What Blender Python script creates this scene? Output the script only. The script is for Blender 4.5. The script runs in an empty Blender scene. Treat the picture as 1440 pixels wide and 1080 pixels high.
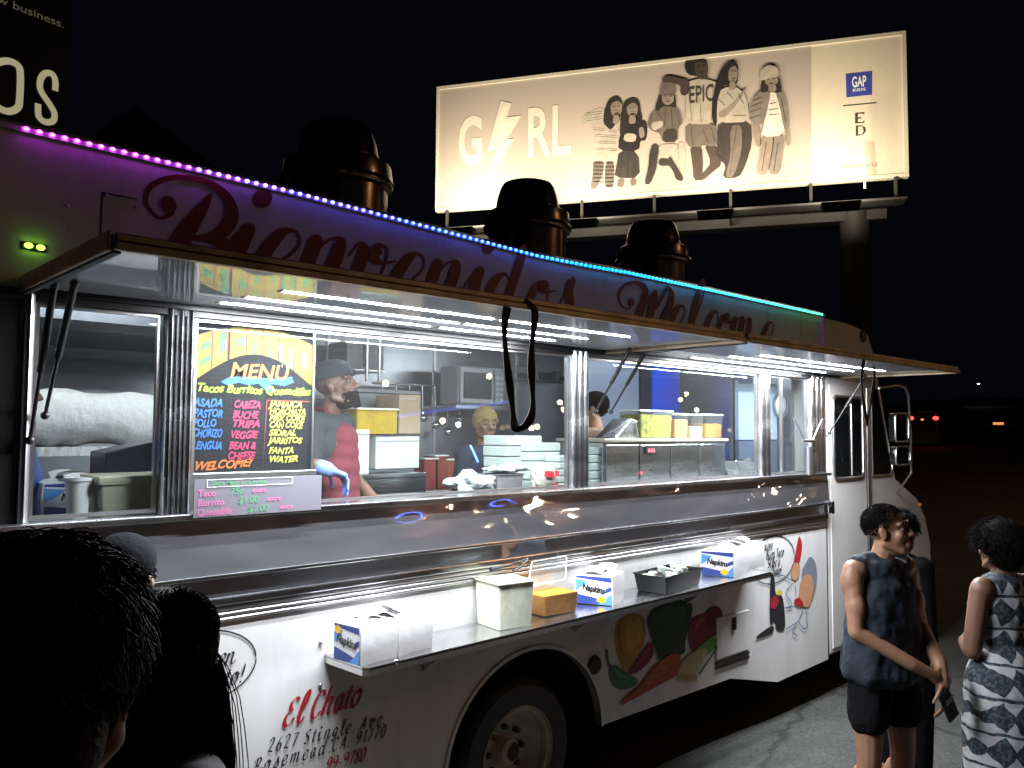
import bpy, bmesh, math, random
from mathutils import Vector, Matrix, noise
random.seed(7)
sc = bpy.context.scene
COL = sc.collection
R = math.radians

# ------------------------------------------------------------------ camera
CAM = Vector((0.0, -3.0, 2.02))
YAW, PITCH, ROLL, FPX = R(46.7), R(3.25), R(0.36), 1160.0
FWD = Vector((math.cos(YAW)*math.cos(PITCH), math.sin(YAW)*math.cos(PITCH), math.sin(PITCH)))
_r = Vector((math.sin(YAW), -math.cos(YAW), 0)); _u = _r.cross(FWD)
RGT = _r*math.cos(ROLL) + _u*math.sin(ROLL)
UPV = _u*math.cos(ROLL) - _r*math.sin(ROLL)
cd = bpy.data.cameras.new('camera'); cam = bpy.data.objects.new('camera', cd); COL.objects.link(cam)
cd.sensor_width = 36; cd.lens = FPX/1440*36; cd.clip_start = 0.05; cd.clip_end = 2000
M = Matrix.Identity(4)
for i in range(3):
    M[i][0] = RGT[i]; M[i][1] = UPV[i]; M[i][2] = -FWD[i]; M[i][3] = CAM[i]
cam.matrix_world = M
sc.camera = cam

# ------------------------------------------------------------------ world (clear city night) and exposure
w = bpy.data.worlds.new('World'); sc.world = w; w.use_nodes = True
bgn = w.node_tree.nodes['Background']
bgn.inputs[0].default_value = (0.010, 0.012, 0.024, 1); bgn.inputs[1].default_value = 0.09
sc.view_settings.view_transform = 'Standard'; sc.view_settings.look = 'None'
sc.view_settings.exposure = 0.2; sc.view_settings.gamma = 1.0
sc.cycles.use_denoising = True
sc.cycles.max_bounces = 8; sc.cycles.transparent_max_bounces = 24
sc.cycles.sample_clamp_indirect = 6.0
sc.cycles.caustics_reflective = False; sc.cycles.caustics_refractive = False

# ------------------------------------------------------------------ helpers
def ray(x, y):
    return FWD + RGT*((x-720)/FPX) - UPV*((y-540)/FPX)
def at(x, y, Y=0.0):                      # photo point -> point on the plane Y
    d = ray(x, y); return CAM + d*((Y-CAM.y)/d.y)
def depth(x, y, t):                       # photo point at a distance t
    return CAM + ray(x, y)*t

WL = {}
TMP = bpy.data.scenes.new('workbench')          # scratch scene used to evaluate text and fused bodies; removed at the end
def baked(ob):
    TMP.collection.objects.link(ob)
    TMP.view_layers[0].update(); dg = TMP.view_layers[0].depsgraph
    return bpy.data.meshes.new_from_object(ob.evaluated_get(dg))
def tag(o, label=None, cat=None, group=None, kind=None):
    if label: o['label'] = label
    if cat: o['category'] = cat
    if group: o['group'] = group
    if kind: o['kind'] = kind
    return o
def thing(name, label, cat, loc=(0, 0, 0), group=None):
    o = bpy.data.objects.new(name, None); COL.objects.link(o); o.location = loc
    o.empty_display_size = 0.1; WL[o.name] = Vector(loc)
    return tag(o, label, cat, group)

_mats = {}
def mat(name, col=(.5, .5, .5), rough=.5, metal=0.0, emit=None, estr=0.0, var=0.0, vscale=8.0, bump=0.0, bscale=30.0,
        spec=.5, stretch=None, trans=0.0, alpha=1.0, sss=0.0, coat=0.0, bdist=0.01, rvar=0.0):
    if name in _mats: return _mats[name]
    m = bpy.data.materials.new(name); m.use_nodes = True
    nt = m.node_tree; b = nt.nodes['Principled BSDF']
    b.inputs['Base Color'].default_value = (*col, 1); b.inputs['Roughness'].default_value = rough
    b.inputs['Metallic'].default_value = metal; b.inputs['Specular IOR Level'].default_value = spec
    if trans: b.inputs['Transmission Weight'].default_value = trans
    if alpha < 1: b.inputs['Alpha'].default_value = alpha
    if coat: b.inputs['Coat Weight'].default_value = coat; b.inputs['Coat Roughness'].default_value = .08
    if sss:
        b.inputs['Subsurface Weight'].default_value = sss
        b.inputs['Subsurface Radius'].default_value = (.012, .005, .003)
        b.inputs['Subsurface Scale'].default_value = 1.0
    if emit:
        b.inputs['Emission Color'].default_value = (*emit, 1); b.inputs['Emission Strength'].default_value = estr
    if var or bump or rvar:
        tc = nt.nodes.new('ShaderNodeTexCoord'); mp = nt.nodes.new('ShaderNodeMapping')
        nt.links.new(tc.outputs['Object'], mp.inputs[0])
        if stretch: mp.inputs['Scale'].default_value = stretch
    if var or rvar:
        n = nt.nodes.new('ShaderNodeTexNoise'); n.inputs['Scale'].default_value = vscale
        n.inputs['Detail'].default_value = 6; n.inputs['Roughness'].default_value = .65
        nt.links.new(mp.outputs[0], n.inputs[0])
    if var:
        rp = nt.nodes.new('ShaderNodeValToRGB')
        rp.color_ramp.elements[0].position = .3; rp.color_ramp.elements[1].position = .7
        rp.color_ramp.elements[0].color = (*[c*(1-var) for c in col], 1)
        rp.color_ramp.elements[1].color = (*[min(1, c*(1+var*.6)) for c in col], 1)
        nt.links.new(n.outputs[0], rp.inputs[0]); nt.links.new(rp.outputs[0], b.inputs['Base Color'])
    if rvar:
        mr = nt.nodes.new('ShaderNodeMapRange')
        mr.inputs[1].default_value = .3; mr.inputs[2].default_value = .7
        mr.inputs[3].default_value = max(0.02, rough-rvar); mr.inputs[4].default_value = rough+rvar
        nt.links.new(n.outputs[0], mr.inputs[0]); nt.links.new(mr.outputs[0], b.inputs['Roughness'])
    if bump:
        n2 = nt.nodes.new('ShaderNodeTexNoise'); n2.inputs['Scale'].default_value = bscale
        n2.inputs['Detail'].default_value = 3
        nt.links.new(mp.outputs[0], n2.inputs[0])
        bp = nt.nodes.new('ShaderNodeBump'); bp.inputs['Strength'].default_value = bump
        bp.inputs['Distance'].default_value = bdist
        nt.links.new(n2.outputs[0], bp.inputs['Height']); nt.links.new(bp.outputs[0], b.inputs['Normal'])
    _mats[name] = m
    return m

def pane_mat(name, tint=(1, 1, 1), ior=1.5, smudge=.02, rough=.0):
    if name in _mats: return _mats[name]
    m = bpy.data.materials.new(name); m.use_nodes = True; nt = m.node_tree
    nt.nodes.clear(); o = nt.nodes.new('ShaderNodeOutputMaterial')
    t = nt.nodes.new('ShaderNodeBsdfTransparent'); t.inputs[0].default_value = (*tint, 1)
    g = nt.nodes.new('ShaderNodeBsdfGlossy'); g.inputs['Roughness'].default_value = rough
    ge = nt.nodes.new('ShaderNodeNewGeometry'); dt = nt.nodes.new('ShaderNodeVectorMath'); dt.operation = 'DOT_PRODUCT'
    nt.links.new(ge.outputs['Incoming'], dt.inputs[0]); nt.links.new(ge.outputs['Normal'], dt.inputs[1])
    def mth(op, a, b):
        n_ = nt.nodes.new('ShaderNodeMath'); n_.operation = op
        for i_, v_ in enumerate((a, b)):
            if v_ is None: continue
            if isinstance(v_, (int, float)): n_.inputs[i_].default_value = v_
            else: nt.links.new(v_, n_.inputs[i_])
        return n_.outputs[0]
    f0 = ((ior-1)/(ior+1))**2
    c_ = mth('ABSOLUTE', dt.outputs['Value'], None)
    f = mth('ADD', mth('MULTIPLY', mth('POWER', mth('SUBTRACT', 1.0, c_), 5.0), 1-f0), f0)
    mx = nt.nodes.new('ShaderNodeMixShader')
    nt.links.new(f, mx.inputs[0]); nt.links.new(t.outputs[0], mx.inputs[1]); nt.links.new(g.outputs[0], mx.inputs[2])
    d = nt.nodes.new('ShaderNodeBsdfDiffuse'); d.inputs[0].default_value = (.7, .7, .7, 1)
    mx2 = nt.nodes.new('ShaderNodeMixShader'); mx2.inputs[0].default_value = smudge
    nt.links.new(mx.outputs[0], mx2.inputs[1]); nt.links.new(d.outputs[0], mx2.inputs[2])
    nt.links.new(mx2.outputs[0], o.inputs[0])
    _mats[name] = m
    return m

class MB:
    def __init__(s): s.v = []; s.f = []
    def add(s, vs, fs):
        k = len(s.v); s.v += [tuple(v) for v in vs]; s.f += [tuple(i+k for i in f) for f in fs]; return s
    def bx(s, x0, x1, y0, y1, z0, z1):
        return s.add([(x0,y0,z0),(x1,y0,z0),(x1,y1,z0),(x0,y1,z0),(x0,y0,z1),(x1,y0,z1),(x1,y1,z1),(x0,y1,z1)],
                     [(0,3,2,1),(4,5,6,7),(0,1,5,4),(1,2,6,5),(2,3,7,6),(3,0,4,7)])
    def box(s, c, size, rot=None, taper=1.0):
        vs = []
        for z in (-.5, .5):
            k = 1.0 if z < 0 else taper
            for x, y in ((-.5,-.5),(.5,-.5),(.5,.5),(-.5,.5)):
                p = Vector((x*size[0]*k, y*size[1]*k, z*size[2]))
                if rot is not None: p = rot @ p
                vs.append(p+Vector(c))
        return s.add(vs, [(0,3,2,1),(4,5,6,7),(0,1,5,4),(1,2,6,5),(2,3,7,6),(3,0,4,7)])
    def cyl(s, p0, p1, r0, r1=None, n=16, caps=True):
        r1 = r0 if r1 is None else r1
        p0 = Vector(p0); p1 = Vector(p1); d = (p1-p0).normalized()
        a = d.orthogonal().normalized(); b = d.cross(a)
        vs = []
        for p, r in ((p0, r0), (p1, r1)):
            for i in range(n):
                t = 2*math.pi*i/n; vs.append(p+(a*math.cos(t)+b*math.sin(t))*r)
        fs = [(i, (i+1) % n, n+(i+1) % n, n+i) for i in range(n)]
        if caps: fs += [tuple(range(n-1, -1, -1)), tuple(range(n, 2*n))]
        return s.add(vs, fs)
    def tube(s, pts, r, n=8, radii=None):
        pts = [Vector(p) for p in pts]; m = len(pts); vs = []
        d = (pts[1]-pts[0]).normalized(); a = d.orthogonal().normalized()
        for i, p in enumerate(pts):
            d = (pts[min(i+1, m-1)]-pts[max(i-1, 0)]).normalized()
            a = (a-d*a.dot(d)).normalized(); b = d.cross(a)
            rr = radii[i] if radii else r
            for k in range(n):
                t = 2*math.pi*k/n; vs.append(p+(a*math.cos(t)+b*math.sin(t))*rr)
        fs = [(i*n+k, i*n+(k+1) % n, (i+1)*n+(k+1) % n, (i+1)*n+k) for i in range(m-1) for k in range(n)]
        fs += [tuple(range(n-1, -1, -1)), tuple(range((m-1)*n, m*n))]
        return s.add(vs, fs)
    def lathe(s, prof, c, n=32, axis='Z'):
        c = Vector(c); vs = []
        for r, h in prof:
            for i in range(n):
                t = 2*math.pi*i/n; x, y = r*math.cos(t), r*math.sin(t)
                vs.append(c+(Vector((x, y, h)) if axis == 'Z' else Vector((x, h, y))))
        fs = [(j*n+i, j*n+(i+1) % n, (j+1)*n+(i+1) % n, (j+1)*n+i) for j in range(len(prof)-1) for i in range(n)]
        return s.add(vs, fs)
    def ball(s, c, r, n=12, m=8):
        c = Vector(c); r = r if hasattr(r, '__len__') else (r, r, r); vs = []
        for j in range(m+1):
            ph = math.pi*j/m
            for i in range(n):
                t = 2*math.pi*i/n
                vs.append(c+Vector((r[0]*math.sin(ph)*math.cos(t), r[1]*math.sin(ph)*math.sin(t), r[2]*math.cos(ph))))
        return s.add(vs, [(j*n+i, (j+1)*n+i, (j+1)*n+(i+1) % n, j*n+(i+1) % n) for j in range(m) for i in range(n)])
    def prism(s, poly, fn, t0, t1):       # polygon (u,v) mapped by fn(u,v,t), solid between t0 and t1
        n = len(poly)
        vs = [fn(u, v, t0) for u, v in poly]+[fn(u, v, t1) for u, v in poly]
        return s.add(vs, [tuple(range(n)), tuple(range(2*n-1, n-1, -1))]+[(i, i+n, (i+1) % n+n, (i+1) % n) for i in range(n)])
    def build(s, name, m, parent=None, smooth=None, bevel=0.0, fix=True):
        c = Vector((0, 0, 0))
        if s.v:
            lo = [min(v[i] for v in s.v) for i in range(3)]; hi = [max(v[i] for v in s.v) for i in range(3)]
            c = Vector([(lo[i]+hi[i])/2 for i in range(3)])
            if parent is None: c.z = lo[2]
        me = bpy.data.meshes.new(name)
        me.from_pydata([(v[0]-c.x, v[1]-c.y, v[2]-c.z) for v in s.v], [], s.f)
        if fix:
            bm = bmesh.new(); bm.from_mesh(me)
            big = [f for f in bm.faces if len(f.verts) > 4]
            if big: bmesh.ops.triangulate(bm, faces=big)
            bmesh.ops.recalc_face_normals(bm, faces=bm.faces); bm.to_mesh(me); bm.free()
        if m: me.materials.append(m)
        return link(name, me, c, parent, smooth, bevel)

def link(name, me, c, parent=None, smooth=None, bevel=0.0):
    o = bpy.data.objects.new(name, me); COL.objects.link(o)
    if smooth is not None:
        me.polygons.foreach_set('use_smooth', [True]*len(me.polygons))
        me.set_sharp_from_angle(angle=R(smooth))
    if bevel:
        bv = o.modifiers.new('bevel', 'BEVEL'); bv.width = bevel; bv.segments = 2; bv.limit_method = 'ANGLE'
        bv.angle_limit = R(40); bv.harden_normals = False
    c = Vector(c); WL[o.name] = c.copy()
    if parent is not None:
        o.parent = parent; o.location = c-WL[parent.name]
    else: o.location = c
    return o

def bxo(name, m, parent, x0, x1, y0, y1, z0, z1, bevel=0.0):
    return MB().bx(x0, x1, y0, y1, z0, z1).build(name, m, parent, bevel=bevel)

# ---- lettering: bundled default font turned to flat geometry, and hand lettering from pen strokes
def text_geo(body, size=1.0, shear=0.0, bold=0.0, align='LEFT', space=1.0, res=3):
    cu = bpy.data.curves.new('t', 'FONT'); cu.body = body; cu.size = size; cu.shear = shear; cu.offset = bold
    cu.align_x = align; cu.space_character = space; cu.resolution_u = res
    ob = bpy.data.objects.new('t', cu); me = baked(ob)
    vs = [(v.co.x, min(max(v.co.y, -.32*size), 1.05*size)) for v in me.vertices]; fs = [tuple(p.vertices) for p in me.polygons]
    bpy.data.objects.remove(ob); bpy.data.curves.remove(cu); bpy.data.meshes.remove(me)
    return vs, fs
def text_on(mb, fn, body, size, x, y, sx=1.0, **kw):
    vs, fs = text_geo(body, size, **kw)
    return mb.add([fn(x+u*sx, y+v) for u, v in vs], fs)

def smooth_pts(pts, n=7):
    out = []; m = len(pts)
    for i in range(m-1):
        p0 = pts[max(i-1, 0)]; p1 = pts[i]; p2 = pts[i+1]; p3 = pts[min(i+2, m-1)]
        for k in range(n):
            t = k/n
            out.append(tuple(.5*((2*p1[j])+(-p0[j]+p2[j])*t+(2*p0[j]-5*p1[j]+4*p2[j]-p3[j])*t*t+(-p0[j]+3*p1[j]-3*p2[j]+p3[j])*t**3) for j in (0, 1)))
    out.append(tuple(pts[-1])); return out
def stroke(mb, pts, fn, pen, k0=0.0, n=7, slant=0.0, sm=3):
    ps = [(x+slant*y, y) for x, y in smooth_pts(pts, n)]; m = len(ps); L = []; ws = []
    ds = []
    for i in range(m):
        a = ps[max(i-1, 0)]; b = ps[min(i+1, m-1)]; dx, dy = b[0]-a[0], b[1]-a[1]; l = math.hypot(dx, dy) or 1e-6
        ds.append((dx/l, dy/l)); ws.append(pen(dx/l, dy/l))
    for _ in range(sm): ws = [(ws[max(i-1, 0)]+2*ws[i]+ws[min(i+1, m-1)])/4 for i in range(m)]
    if sm > 3:
        for _ in range(sm//3): ds = [tuple((ds[max(i-1, 0)][j]+2*ds[i][j]+ds[min(i+1, m-1)][j])/4 for j in (0, 1)) for i in range(m)]
        ds = [(a/(math.hypot(a, b) or 1), b/(math.hypot(a, b) or 1)) for a, b in ds]
    vs = []
    for i in range(m):
        e = min(1.0, (min(i, m-1-i)*7.0/n+1.2)/3.0); h = ws[i]*.5*e; nx, ny = -ds[i][1], ds[i][0]
        t = k0+.00003*i
        vs += [fn(ps[i][0]+nx*h, ps[i][1]+ny*h, t), fn(ps[i][0]-nx*h, ps[i][1]-ny*h, t)]
    return mb.add(vs, [(2*i, 2*i+1, 2*i+3, 2*i+2) for i in range(m-1)])
def disc(mb, x, y, r, fn, t, n=14, ry=None):
    ry = ry or r
    return mb.add([fn(x+r*math.cos(2*math.pi*i/n), y+ry*math.sin(2*math.pi*i/n), t) for i in range(n)], [tuple(range(n))])
def pointed(wmin, wmax):
    return lambda dx, dy: wmin+(wmax-wmin)*max(0.0, -dy)**1.3
def nib(wmin, wmax, ang):
    ca, sa = math.cos(R(ang)), math.sin(R(ang))
    return lambda dx, dy: wmin+(wmax-wmin)*abs(dx*sa-dy*ca)

G = {
 'i': (.62, [[(-.05,.5),(.2,.95)],[(.27,1),(.22,.5),(.25,.1),(.42,.0),(.62,.3)],('dot',.32,1.42,.15)]),
 'e': (.72, [[(.08,.42),(.4,.52),(.6,.8),(.48,1),(.25,.92),(.08,.5),(.15,.1),(.38,0),(.6,.12),(.76,.35)]]),
 'n': (.82, [[(.18,1),(.14,.5),(.08,0)],[(.12,.5),(.35,.92),(.55,.98),(.6,.75),(.55,.3),(.62,.03),(.8,.05),(.95,.3)]]),
 'm': (1.08, [[(.18,1),(.14,.5),(.08,0)],[(.12,.5),(.32,.92),(.5,.98),(.54,.7),(.48,0)],[(.52,.5),(.72,.92),(.9,.98),(.95,.7),(.9,.3),(.97,.03),(1.12,.05),(1.3,.3)]]),
 'v': (.82, [[(.02,.75),(.15,1),(.28,.85),(.26,.4),(.34,.03),(.55,.15),(.74,.6),(.72,.98),(.55,1.02),(.52,.82),(.7,.74),(.95,.82)]]),
 'd': (.98, [[(.6,.8),(.4,1),(.15,.8),(.08,.35),(.22,.02),(.42,.1),(.62,.5)],[(.74,1.7),(.68,1),(.62,.4),(.66,.06),(.8,.02),(.98,.3)]]),
 'o': (.8, [[(.45,1),(.2,.9),(.07,.45),(.22,.02),(.48,.08),(.62,.5),(.52,.95),(.38,.98),(.45,.8),(.8,.85)]]),
 's': (.68, [[(-.02,.1),(.25,.6),(.42,1.08),(.4,.85),(.54,.45),(.5,.1),(.25,0),(.08,.15)]]),
 'l': (.58, [[(.1,.3),(.4,.9),(.54,1.5),(.44,1.75),(.3,1.5),(.22,.7),(.28,.08),(.45,.02),(.62,.28)]]),
 'c': (.66, [[(.56,.78),(.5,1),(.25,.95),(.07,.5),(.18,.05),(.42,.02),(.68,.3)]]),
 'a': (.72, [[(.5,.85),(.3,1),(.08,.6),(.12,.1),(.3,.05),(.52,.7)],[(.55,1),(.5,.4),(.55,.05),(.74,.22)]]),
 'b': (.66, [[(.22,1.6),(.12,.6),(.15,.05),(.4,.05),(.55,.5),(.4,.95),(.15,.6)]]),
 'g': (.68, [[(.5,.85),(.3,1),(.08,.6),(.15,.15),(.35,.15),(.52,.7)],[(.56,1),(.5,.2),(.4,-.4),(.15,-.45),(.1,-.2)]]),
 'h': (.9, [[(.28,1.7),(.16,.8),(.08,0)],[(.12,.5),(.35,.92),(.55,.98),(.58,.7),(.52,.3),(.6,.03),(.8,.15)]]),
 't': (.48, [[(.3,1.4),(.18,.6),(.2,.08),(.42,.12)],[(.0,1),(.45,1.02)]]),
 'r': (.5, [[(.17,1),(.1,0)],[(.12,.55),(.3,.95),(.5,.88)]]),
 'u': (.78, [[(.12,1),(.08,.3),(.25,.02),(.52,.5)],[(.58,1),(.52,.3),(.6,.03),(.78,.2)]]),
 'k': (.7, [[(.24,1.65),(.08,0)],[(.55,1),(.16,.5),(.3,.5),(.6,0)]]),
 'w': (1.0, [[(.1,1),(.12,.1),(.3,.1),(.5,.95)],[(.5,.95),(.5,.1),(.7,.15),(.88,1)]]),
 '0': (.68, [[(.35,1.5),(.12,1.2),(.08,.4),(.3,0),(.53,.35),(.58,1.1),(.35,1.5)]]),
 '1': (.5, [[(.12,1.2),(.35,1.5),(.32,.7),(.3,0)]]),
 '2': (.68, [[(.08,1.15),(.25,1.5),(.52,1.38),(.48,1.0),(.05,.06)],[(.05,.08),(.3,.12),(.62,.02)]]),
 '3': (.62, [[(.1,1.3),(.35,1.5),(.52,1.2),(.25,.85),(.55,.5),(.35,0),(.05,.2)]]),
 '6': (.66, [[(.56,1.45),(.3,1.25),(.08,.5),(.25,0),(.52,.2),(.52,.6),(.3,.75),(.1,.45)]]),
 '7': (.66, [[(.06,1.35),(.35,1.42),(.66,1.5)],[(.66,1.5),(.42,.8),(.25,0)]]),
 '8': (.66, [[(.52,1.3),(.35,1.5),(.15,1.3),(.2,1.0),(.5,.55),(.5,.15),(.28,0),(.08,.25),(.2,.65),(.5,1.0),(.52,1.3)]]),
 '9': (.66, [[(.52,1.1),(.35,.75),(.1,.9),(.12,1.3),(.35,1.5),(.56,1.2),(.5,.5),(.18,0)]]),
 '-': (.55, [[(.05,.6),(.45,.62)]]), '.': (.3, [('dot',.1,.08,.1)]), '!': (.4, [[(.28,1.6),(.2,.5)],('dot',.15,.08,.1)]),
 'S': (.7, [[(.6,1.3),(.42,1.5),(.15,1.3),(.2,.95),(.5,.65),(.52,.25),(.28,0),(.02,.2)]]),
 'A': (.8, [[(.02,0),(.35,.9),(.5,1.5)],[(.5,1.5),(.6,.7),(.68,0)],[(.15,.5),(.64,.5)]]),
 'R': (.8, [[(.22,1.5),(.16,.7),(.1,0)],[(-.15,1.05),(.05,1.42),(.45,1.5),(.6,1.2),(.4,.8),(.15,.75)],[(.3,.78),(.5,.4),(.75,0)]]),
 'B': (.75, [[(.22,1.5),(.16,.7),(.1,0)],[(.0,1.35),(.45,1.5),(.55,1.15),(.2,.82),(.58,.6),(.5,.1),(.08,.03)]]),
 'C': (.72, [[(.64,1.2),(.52,1.5),(.2,1.3),(.05,.6),(.2,.05),(.5,.1),(.66,.35)]]),
 'E': (.75, [[(.68,1.3),(.48,1.5),(.22,1.3),(.25,.95),(.45,.85)],[(.45,.85),(.15,.7),(.05,.3),(.25,0),(.55,.12),(.64,.4)]]),
 'Q': (.85, [[(.4,1.5),(.1,1.1),(.1,.35),(.4,0),(.7,.4),(.7,1.1),(.4,1.5)],[(.4,.35),(.6,.0),(.85,-.1)]]),
 'T': (.7, [[(.0,1.35),(.35,1.5),(.75,1.45)],[(.4,1.48),(.36,.7),(.28,0)]]),
 ' ': (.45, []),
}
def pen_text(mb, fn, body, x, y, s, pen, slant=.25, track=1.0, rise=0.0, k0=0.0):
    cx = x; k = k0
    for ch in body:
        adv, sts = G[ch]
        for st in sts:
            g = lambda u, v, t, cx=cx: fn(cx+(u+slant*v)*s, y+v*s+rise*(cx-x+u*s), t)
            if st[0] == 'dot': disc(mb, st[1], st[2], st[3], g, k)
            else: stroke(mb, st, g, pen, k, 6)
            k += .0003
            if k > k0+.0012: k = k0
        cx += adv*s*track
    return cx

# ------------------------------------------------------------------ materials
PAINT = mat('white_paint', (.72, .72, .725), .32, var=.13, vscale=5.0, coat=.25, rvar=.10, stretch=(1, 1, .22), bump=.06, bscale=2.0, bdist=.02)
PAINT_CAB = mat('cab_paint', (.62, .61, .6), .4, var=.1, vscale=2.5)
STEEL = mat('brushed_steel', (.60, .61, .63), .24, 1.0, var=.10, vscale=6, bump=.05, bscale=90, stretch=(.15, 1, 1), rvar=.08)
def two_lobe(name, col, r1, r2, w_, bump, bscale, bdist=.02):
    m = bpy.data.materials.new(name); m.use_nodes = True; nt = m.node_tree; nt.nodes.clear()
    o = nt.nodes.new('ShaderNodeOutputMaterial'); mx = nt.nodes.new('ShaderNodeMixShader'); mx.inputs[0].default_value = w_
    tc = nt.nodes.new('ShaderNodeTexCoord'); n = nt.nodes.new('ShaderNodeTexNoise'); n.inputs['Scale'].default_value = bscale; n.inputs['Detail'].default_value = 1.5
    mp = nt.nodes.new('ShaderNodeMapping'); mp.inputs['Scale'].default_value = (1, 1, 2.4); nt.links.new(tc.outputs['Object'], mp.inputs[0])
    nt.links.new(mp.outputs[0], n.inputs[0]); b = nt.nodes.new('ShaderNodeBump'); b.inputs['Strength'].default_value = bump; b.inputs['Distance'].default_value = bdist
    nt.links.new(n.outputs[0], b.inputs['Height'])
    for i, r_ in enumerate((r1, r2)):
        g = nt.nodes.new('ShaderNodeBsdfGlossy'); g.inputs[0].default_value = (*col, 1); g.inputs['Roughness'].default_value = r_
        nt.links.new(b.outputs[0], g.inputs['Normal']); nt.links.new(g.outputs[0], mx.inputs[1+i])
    nt.links.new(mx.outputs[0], o.inputs[0]); _mats[name] = m; return m
MIRROR = two_lobe('polished_steel', (.60, .63, .70), .03, .50, .32, .60, 2.0)
AWNSTEEL = two_lobe('hatch_lining_steel', (.62, .63, .66), .02, .85, .34, .04, 1.8)
BRASS = mat('weathered_aluminium', (.40, .31, .21), .36, 1.0, var=.55, vscale=5, bump=.2, bscale=14)
WALLST = mat('kitchen_wall_steel', (.40, .42, .45), .33, 1.0, var=.18, vscale=1.6, bump=.04, bscale=3)
RUBBER = mat('black_rubber', (.012, .012, .013), .6, bump=.2, bscale=60)
BLACK = mat('black_plastic', (.012, .012, .014), .4)
BLACKST = mat('black_webbing', (.01, .01, .011), .75, bump=.5, bscale=150)
CREAMRIM = mat('cream_painted_steel', (.50, .44, .34), .45, var=.25, vscale=14, bump=.1, bscale=30)
DARKRED = mat('dark_red_sign_paint', (.20, .010, .022), .45)
SIGNRED = mat('red_sign_paint', (.38, .015, .025), .42)
SIGNBLACK = mat('black_sign_paint', (.02, .02, .022), .42)
GLASS = pane_mat('window_glass', (.94, .97, .97), 1.5, .0045)
TUBE = mat('white_led_tube', (1, 1, 1), .4, emit=(.93, .96, 1.0), estr=440.0)
CHROME = mat('chrome', (.75, .75, .76), .08, 1.0)
DARKGLASS = mat('dark_cab_glass', (.006, .007, .008), .03, spec=.6)
ALU = mat('aluminium_frame', (.66, .66, .67), .3, 1.0, var=.1, vscale=20)

# ------------------------------------------------------------------ ground
gm = mat('asphalt', (.043, .045, .043), .78, var=.55, vscale=1.1, bump=.7, bscale=110, bdist=.008)
def speckle(m):
    nt = m.node_tree; b = nt.nodes['Principled BSDF']; src = b.inputs['Base Color'].links[0].from_socket
    tc = nt.nodes.new('ShaderNodeTexCoord'); v = nt.nodes.new('ShaderNodeTexVoronoi'); v.inputs['Scale'].default_value = 75; nt.links.new(tc.outputs['Object'], v.inputs[0])
    r_ = nt.nodes.new('ShaderNodeValToRGB'); r_.color_ramp.elements[0].color = (.45, .45, .45, 1); r_.color_ramp.elements[1].color = (1.5, 1.5, 1.45, 1); nt.links.new(v.outputs['Color'], r_.inputs[0])
    v2 = nt.nodes.new('ShaderNodeTexVoronoi'); v2.feature = 'DISTANCE_TO_EDGE'; v2.inputs['Scale'].default_value = .55; nz = nt.nodes.new('ShaderNodeTexNoise'); nz.inputs['Scale'].default_value = 2.5; nz.inputs['Detail'].default_value = 5
    mxv = nt.nodes.new('ShaderNodeMix'); mxv.data_type = 'VECTOR'; mxv.inputs[0].default_value = .22; nt.links.new(tc.outputs['Object'], nz.inputs[0]); nt.links.new(tc.outputs['Object'], mxv.inputs[4]); nt.links.new(nz.outputs['Color'], mxv.inputs[5]); nt.links.new(mxv.outputs[1], v2.inputs[0])
    r2 = nt.nodes.new('ShaderNodeValToRGB'); r2.color_ramp.elements[0].color = (.25, .25, .25, 1); r2.color_ramp.elements[1].position = .012; r2.color_ramp.elements[1].color = (1, 1, 1, 1); nt.links.new(v2.outputs['Distance'], r2.inputs[0])
    m1 = nt.nodes.new('ShaderNodeMix'); m1.data_type = 'RGBA'; m1.blend_type = 'MULTIPLY'; m1.inputs[0].default_value = 1; nt.links.new(src, m1.inputs[6]); nt.links.new(r_.outputs[0], m1.inputs[7])
    m2 = nt.nodes.new('ShaderNodeMix'); m2.data_type = 'RGBA'; m2.blend_type = 'MULTIPLY'; m2.inputs[0].default_value = 1; nt.links.new(m1.outputs[2], m2.inputs[6]); nt.links.new(r2.outputs[0], m2.inputs[7]); nt.links.new(m2.outputs[2], b.inputs['Base Color'])
speckle(gm)
def slab(name, pts, z, m, kind='structure'):
    o = MB().add([(x, y, z) for x, y in pts], [tuple(range(len(pts)))]).build(name, m); o['kind'] = kind; return o
slab('ground', [(-400, -400), (600, -400), (600, 400), (-400, 400)], 0.0, gm)

# ------------------------------------------------------------------ the truck
truck = thing('food_truck', 'white food truck with open serving hatches, red script lettering and glowing roof lights', 'truck', (3, 1.1, 0))
YW = 0.0
wall = lambda u, v, t=0.0: (u, YW-.003-t, v)
def wallprism(name, poly, m, parent, y0=0.0, y1=.04, bevel=0.0):
    return MB().prism(poly, lambda u, v, t: (u, t, v), y0, y1).build(name, m, parent, bevel=bevel)
def led_z(x):
    pts = [(-1.2, 3.0), (.5, 2.989), (1.57, 2.976), (2.3, 2.952), (2.98, 2.927), (3.4, 2.932), (3.73, 2.941), (4.6, 2.943), (6.2, 2.94)]
    for (a, za), (b, zb) in zip(pts, pts[1:]):
        if x <= b: return za+(zb-za)*(x-a)/(b-a)
    return 2.94
xs = [-1.2+i*.2 for i in range(37)]+[6.18]
upper = wallprism('upper_panel', [(-1.2, 2.47), (6.18, 2.47)]+[(x, led_z(x)-.004) for x in reversed(xs)], PAINT, truck)
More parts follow.
